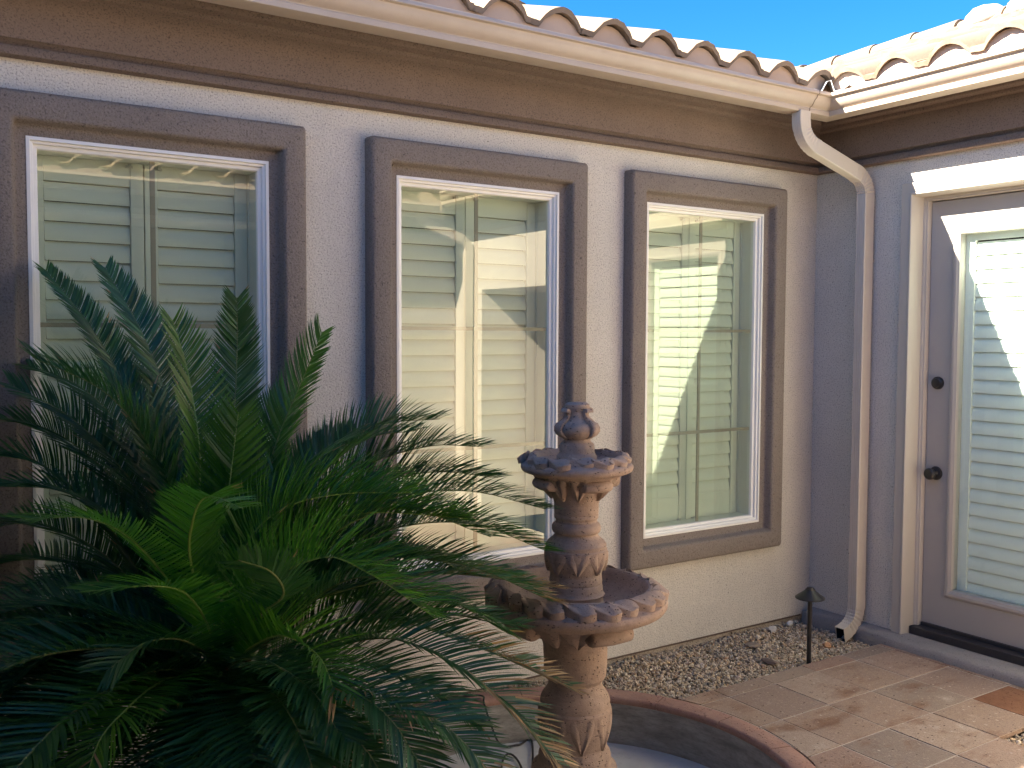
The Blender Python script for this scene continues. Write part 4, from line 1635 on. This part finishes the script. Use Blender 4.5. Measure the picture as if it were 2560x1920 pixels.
def frond(ctrl, kind=0, dry=0.0, lmax=0.155, vlift=0.55, roll=0.0, seed=0, base=None, flip=False):
    r = random.Random(seed)
    b = PB + np.array([r.uniform(-0.05, 0.05), r.uniform(-0.05, 0.05), r.uniform(-0.02, 0.03)]) if base is None else base
    pts = [b] + [at(*c) if len(c) == 3 else np.array(c[:3]) for c in ctrl]
    N = 60
    P = np.array(catmull(pts, N))
    # arc length
    seg = np.linalg.norm(np.diff(P, axis=0), axis=1)
    s = np.concatenate([[0], np.cumsum(seg)])
    Ltot = s[-1]
    T = np.gradient(P, axis=0)
    T /= np.linalg.norm(T, axis=1)[:, None]
    hd = P[-1] - P[0]
    hd[2] = 0
    if np.linalg.norm(hd) < 0.08:
        hd = P[N // 2] - PB
        hd[2] = 0
    hd /= (np.linalg.norm(hd) + 1e-9)
    S = np.array([hd[1], -hd[0], 0.0])
    S0 = S
    name_mats = [M['leaflit'] if kind == 1 else M['leaf'], M['leafdry']]
    # stalk
    st = []
    for i in range(0, N + 1, 2):
        rad = 0.0048 * (1 - 0.78 * i / N)
        t = T[i]
        sd = S0 - t * (S0 @ t)
        sd /= np.linalg.norm(sd)
        n = np.cross(sd, t)
        st.append([tuple(P[i] + sd * math.cos(q) * rad + n * math.sin(q) * rad * 0.8 - PALM) for q in [2 * PI * k / 5 for k in range(5)]])
    stalk = MB().loft(st, True, False, (True, True))
    nl = int(Ltot * 0.86 / 0.0064)
    mb_v, mb_f, mb_m = [], [], []
    for side in (-1, 1):
        for k in range(nl):
            u = 0.13 + 0.87 * (k + r.uniform(-0.25, 0.25)) / nl
            d = u * Ltot
            i = min(np.searchsorted(s, d), N)
            i = max(1, i)
            w = (d - s[i - 1]) / max(1e-6, s[i] - s[i - 1])
            w = min(max(w, 0), 1)
            p = P[i - 1] * (1 - w) + P[i] * w
            t = T[i - 1] * (1 - w) + T[i] * w
            t = t / np.linalg.norm(t)
            sd = S0 - t * (S0 @ t)
            sd /= np.linalg.norm(sd)
            n = np.cross(sd, t)
            if flip:
                n = -n
            if roll:
                sd, n = sd * math.cos(roll) + n * math.sin(roll), n * math.cos(roll) - sd * math.sin(roll)
            v = min(1.0, max(0.0, (u - 0.13) / 0.87))
            L = 1.1 * lmax * (0.30 + 0.70 * min(1, v / 0.22)) * (1 - 0.58 * max(0, (v - 0.55) / 0.45) ** 2.0) * r.uniform(0.92, 1.06)
            fwd = 0.55 + 0.50 * v ** 1.5 + r.uniform(-0.06, 0.06)       # leaning towards the tip
            lift = vlift * (1.1 - 0.35 * v) + r.uniform(-0.07, 0.07)
            dirv = sd * side * math.cos(lift) + n * math.sin(lift)
            dirv = dirv * math.cos(fwd * 0.75) + t * math.sin(fwd * 0.75)
            dirv /= np.linalg.norm(dirv)
            wd = np.cross(dirv, n)
            wd /= (np.linalg.norm(wd) + 1e-9)
            nn_ = np.cross(wd, dirv)
            tw = r.uniform(-0.5, 0.5)
            wd = wd * math.cos(tw) + nn_ * math.sin(tw)
            hw = 0.0026 if kind == 1 else 0.0030
            droop = -0.10 * L * r.uniform(0.4, 1.5)
            o = len(mb_v)
            p = p - PALM
            for (q, wq) in ((0.0, 0.75), (0.35, 1.0), (0.72, 0.85)):
                c = p + dirv * L * q + n * droop * q * q + t * 0.10 * L * q * q
                mb_v.append(c - wd * hw * wq)
                mb_v.append(c + wd * hw * wq)
            mb_v.append(p + dirv * L + n * droop + t * 0.10 * L)
            mb_f += [(o, o + 1, o + 3, o + 2), (o + 2, o + 3, o + 5, o + 4), (o + 4, o + 5, o + 6)]
            if dry and v > 1 - dry and r.random() < 0.25 + 0.75 * (v - 1 + dry) / dry:
                mm = [0, 1, 1] if r.random() < 0.5 else [1, 1, 1]
            elif r.random() < 0.012:
                mm = [0, 0, 1]
            else:
                mm = [0, 0, 0]
            mb_m += mm
    me = bpy.data.meshes.new('frond')
    me.from_pydata([tuple(x) for x in mb_v], [], mb_f)
    for x in name_mats:
        me.materials.append(x)
    me.polygons.foreach_set('material_index', mb_m)
    me.polygons.foreach_set('use_smooth', [True] * len(me.polygons))
    me.update()
    fo_ = bpy.data.objects.new('frond', me)
    COL.objects.link(fo_)
    fo_.parent = palm
    stalk.build('stalk', M['stalkbright'] if kind == 1 else M['stalk'], fo_, smooth=True, recalc=False)
    return fo_


FR = [
    # (controls, kind, dry, lmax, vlift)
    ([(400, 1180, 2.33), (330, 980, 2.32), (230, 850, 2.25), (70, 772, 2.15)], 0, 0, .15, .7),
    ([(390, 1150, 2.5), (300, 900, 2.6), (205, 720, 2.65), (98, 582, 2.7)], 0, 0, .105, .6),
    ([(420, 1150, 2.45), (372, 900, 2.5), (312, 730, 2.55), (226, 577, 2.6)], 0, 0, .115, .6),
    ([(440, 1150, 2.35), (430, 960, 2.35), (405, 800, 2.4), (372, 690, 2.42)], 1, 0, .135, .7),
    ([(485, 1100, 2.5), (505, 900, 2.6), (512, 760, 2.65), (512, 642, 2.65)], 0, 0, .115, .6),
    ([(540, 1150, 2.45), (600, 950, 2.5), (650, 830, 2.5), (697, 716, 2.45)], 0, 0, .13, .35),
    ([(415, 1230, 2.15), (418, 1120, 2.0), (450, 1073, 1.85), (525, 1098, 1.76)], 1, 0, .105, .5),
    ([(520, 1200, 2.3), (605, 1102, 2.32), (737, 1067, 2.36), (890, 1065, 2.38)], 1, 0, .185, 1.0),
    ([(540, 1260, 2.35), (660, 1145, 2.4), (800, 1108, 2.45), (1010, 1120, 2.5)], 1, 0, .175, .95),
    ([(540, 1290, 2.2), (690, 1205, 2.15), (800, 1240, 2.15), (940, 1335, 2.1)], 1, 0, .175, 1.0),
    ([(540, 1400, 2.15), (610, 1373, 2.05), (690, 1420, 1.95), (728, 1515, 1.9)], 1, 0.08, .15, .9),
    ([(560, 1150, 2.6), (700, 1000, 2.75), (820, 920, 2.8), (950, 905, 2.8)], 0, 0, .155, .75),
    ([(600, 1150, 2.65), (760, 1020, 2.75), (920, 965, 2.8), (1045, 965, 2.8)], 0, 0, .155, .7),
    ([(600, 1180, 2.6), (780, 1060, 2.7), (930, 1020, 2.75), (1075, 1032, 2.75)], 0, 0, .155, .7),
    ([(620, 1220, 2.55), (800, 1090, 2.65), (1000, 1060, 2.7), (1180, 1100, 2.75)], 0, 0, .155, .7),
    ([(640, 1250, 2.5), (820, 1150, 2.6), (1010, 1130, 2.65), (1180, 1190, 2.7)], 0, 0, .155, .7),
    ([(600, 1300, 2.45), (780, 1210, 2.5), (1000, 1220, 2.5), (1195, 1300, 2.5)], 0, 0.16, .15, .6),
    ([(600, 1330, 2.45), (800, 1260, 2.55), (980, 1240, 2.6), (1200, 1270, 2.65)], 0, 0.35, .13, .5),
    ([(620, 1400, 2.4), (800, 1335, 2.4), (1010, 1390, 2.4), (1240, 1490, 2.4)], 0, 0.42, .145, .5),
    ([(620, 1410, 2.35), (800, 1370, 2.4), (960, 1330, 2.4), (1130, 1350, 2.4)], 0, 0, .13, .4),
    ([(640, 1420, 2.3), (850, 1380, 2.2), (1060, 1490, 2.15), (1218, 1660, 2.1)], 0, 0.35, .145, .5),
    ([(600, 1450, 2.2), (760, 1470, 2.05), (950, 1560, 1.95), (1080, 1690, 1.9)], 0, 0.1, .145, .45),
    ([(580, 1465, 2.15), (700, 1470, 2.0), (830, 1540, 1.9), (930, 1690, 1.85)], 0, 0.05, .145, .45),
    ([(560, 1470, 2.1), (680, 1520, 1.95), (790, 1620, 1.85), (850, 1730, 1.8)], 0, 0.05, .14, .45),
    ([(400, 1460, 2.15), (335, 1480, 2.0), (265, 1540, 1.85), (215, 1600, 1.8), (180, 1700, 1.75)], 1, 0.12, .15, .35),
    ([(460, 1490, 2.1), (480, 1540, 1.95), (515, 1620, 1.85), (535, 1730, 1.8)], 0, 0.05, .14, .35),
    ([(520, 1490, 2.1), (590, 1500, 1.95), (650, 1590, 1.85), (690, 1710, 1.8)], 0, 0.1, .14, .4),
    ([(440, 1490, 2.15), (400, 1530, 2.05), (370, 1600, 1.95), (350, 1710, 1.9)], 0, 0.1, .13, .3),
    ([(350, 1455, 2.2), (200, 1480, 2.1), (80, 1560, 2.0), (-10, 1660, 1.95)], 0, 0.05, .14, .4),
    ([(330, 1440, 2.3), (180, 1450, 2.25), (60, 1500, 2.2), (-60, 1580, 2.1)], 0, 0, .14, .4),
    ([(390, 1290, 2.2), (290, 1170, 2.05), (190, 1120, 1.95), (55, 1122, 1.85)], 1, 0, .13, .3),
    ([(455, 1370, 2.15), (410, 1290, 2.0), (340, 1266, 1.9), (180, 1278, 1.8)], 1, 0, .125, .3),
    ([(380, 1250, 2.4), (250, 1120, 2.4), (130, 1060, 2.4), (-10, 1050, 2.35)], 0, 0, .14, .5),
    ([(380, 1180, 2.5), (260, 1010, 2.55), (150, 900, 2.55), (20, 830, 2.5)], 0, 0, .14, .5),
    ([(370, 1200, 2.5), (240, 1030, 2.6), (110, 930, 2.6), (-40, 900, 2.55)], 0, 0, .14, .5),
    ([(390, 1150, 2.55), (290, 960, 2.65), (180, 840, 2.7), (60, 790, 2.7)], 0, 0, .14, .5),
    ([(350, 1380, 2.4), (200, 1290, 2.4), (80, 1270, 2.4), (-60, 1300, 2.35)], 0, 0, .14, .5),
    ([(340, 1420, 2.35), (200, 1370, 2.3), (60, 1370, 2.3), (-60, 1420, 2.2)], 0, 0, .14, .5),
    ([(340, 1430, 2.3), (220, 1400, 2.2), (100, 1420, 2.1), (0, 1490, 2.0)], 0, 0, .14, .5),
    ([(560, 1330, 2.1), (612, 1285, 1.95), (585, 1235, 1.86), (515, 1210, 1.80)], 0, 0, .10, .5),
    ([(475, 1300, 2.3), (482, 1160, 2.35), (498, 1030, 2.36), (515, 890, 2.38)], 1, 0, .14, .6),
    ([(520, 1300, 2.3), (560, 1150, 2.35), (640, 1020, 2.45), (760, 930, 2.6)], 0, 0, .14, .5),
    ([(440, 1280, 2.35), (400, 1100, 2.35), (330, 920, 2.4), (250, 800, 2.45)], 0, 0, .15, .5),
    ([(500, 1250, 2.5), (520, 1080, 2.6), (560, 950, 2.7), (620, 850, 2.8)], 0, 0, .14, .5),
    ([(330, 1300, 2.45), (200, 1180, 2.5), (60, 1130, 2.5), (-80, 1160, 2.5)], 0, 0, .14, .5),
    ([(330, 1340, 2.5), (190, 1230, 2.6), (40, 1210, 2.65), (-90, 1250, 2.65)], 0, 0, .14, .5),
    ([(600, 1380, 2.5), (760, 1300, 2.6), (900, 1290, 2.7), (1060, 1330, 2.75)], 0, 0, .13, .45),
    ([(590, 1360, 2.6), (720, 1240, 2.75), (860, 1200, 2.85), (1000, 1230, 2.9)], 0, 0, .13, .45),
    ([(430, 1400, 2.1), (380, 1380, 1.98), (310, 1390, 1.9), (230, 1450, 1.85)], 0, 0, .13, .4),
    ([(530, 1420, 2.1), (600, 1440, 1.98), (680, 1500, 1.9), (740, 1600, 1.85)], 0, 0, .13, .4),
    ([(300, 1480, 2.15), (180, 1540, 2.05), (90, 1620, 2.0), (30, 1720, 1.95)], 0, 0.05, .14, .4),
    ([(470, 1480, 2.1), (452, 1560, 1.97), (430, 1650, 1.9), (418, 1780, 1.85)], 0, 0.05, .155, .35),
    ([(430, 1480, 2.1), (300, 1540, 1.97), (160, 1640, 1.9), (60, 1770, 1.85)], 0, 0.08, .155, .35),
    ([(420, 1490, 2.15), (265, 1590, 2.05), (165, 1710, 2.0), (100, 1820, 1.95)], 0, 0, .155, .35),
    ([(560, 1490, 2.1), (622, 1560, 1.95), (645, 1660, 1.88), (652, 1780, 1.85)], 0, 0.08, .15, .35),
    ([(600, 1500, 2.15), (735, 1570, 2.05), (800, 1680, 2.0), (820, 1800, 1.95)], 0, 0.08, .15, .35),
    ([(330, 1470, 2.25), (170, 1500, 2.2), (40, 1580, 2.15), (-60, 1700, 2.1)], 0, 0, .15, .4),
    ([(350, 1420, 2.35), (210, 1330, 2.35), (80, 1330, 2.3), (-40, 1390, 2.25)], 0, 0, .15, .5),
    ([(360, 1330, 2.45), (230, 1130, 2.5), (100, 1010, 2.5), (-30, 980, 2.45)], 0, 0, .15, .55),
    ([(560, 1200, 2.5), (680, 1040, 2.6), (790, 950, 2.68), (900, 930, 2.72)], 0, 0, .15, .7),
    ([(600, 1260, 2.4), (740, 1140, 2.45), (880, 1100, 2.5), (1060, 1160, 2.55)], 0, 0.0, .155, .7),
    ([(620, 1340, 2.35), (760, 1250, 2.35), (920, 1270, 2.35), (1100, 1370, 2.35)], 0, 0.04, .15, .6),
    ([(620, 1440, 2.35), (780, 1430, 2.3), (920, 1480, 2.25), (1040, 1570, 2.2)], 0, 0.05, .14, .4),
]
for i, (ct, kd, dr, lm, vl) in enumerate(FR):
    frond(ct, kd, dr, lm, vl, seed=100 + i)
# the crown's inner and lower whorls
rf = random.Random(31)
k = 0
for (n, lo, hi, e0, e1) in ((16, 150, 320, -0.05, 0.45), (7, 20, 150, 0.35, 0.8), (9, 140, 235, 0.15, 0.75)):
    for q in range(n):
        az = math.radians(lo + (hi - lo) * (q + rf.uniform(0.1, 0.9)) / n)
        el = rf.uniform(e0, e1)
        L = rf.uniform(0.78, 0.98)
        h = math.cos(az) * _rt + math.sin(az) * np.array([_fw[0], _fw[1], 0])
        h[2] = 0
        h /= np.linalg.norm(h)
        pts = []
        for t in (0.3, 0.6, 0.85, 1.0):
            up = math.sin(el) * t - (0.30 + 0.25 * math.cos(el)) * t ** 2.4
            pts.append((*(PB + h * L * (math.cos(el) * t) + np.array([0, 0, L * up])), 0))
        frond([p for p in pts], 0, 0.0, 0.15, 0.5, seed=400 + k)
        k += 1
# trunk of old leaf bases
tk = MB()
prof = [(0.11, 0.0), (0.14, 0.08), (0.15, 0.3), (0.15, 0.5), (0.14, PB[2] + 0.045 - 0.10), (0.09, PB[2] + 0.045 - 0.02), (0.02, PB[2] + 0.045 + 0.02)]
tk.lathe(densify(prof, 5), (0, 0), 40, lambda a, z: 1 + 0.08 * math.sin(a * 13 + z * 90) * math.sin(z * 120))
tk.build('trunk', M['trunk'], palm, smooth=True, angle=70)
ob = MB()
for k in range(70):
    a = random.uniform(0, 2 * PI)
    z = random.uniform(0.45, 0.70)
    rr = 0.13 - 0.2 * max(0, z - 0.62)
    c, s_ = math.cos(a), math.sin(a)
    L = random.uniform(0.03, 0.07)
    p0 = np.array([rr * c, rr * s_, z])
    p1 = p0 + np.array([c * 0.5, s_ * 0.5, 0.8]) * L
    t = np.array([-s_, c, 0])
    ob.add([p0 - t * 0.012, p0 + t * 0.012, p1 + t * 0.003, p1 - t * 0.003, p0 * 0.9 - t * 0.01, p0 * 0.9 + t * 0.01], [(0, 1, 2, 3), (4, 5, 2, 3)])
o = ob.build('leaf_base', M['trunk'], palm, recalc=False)
o['kind'] = 'stuff'
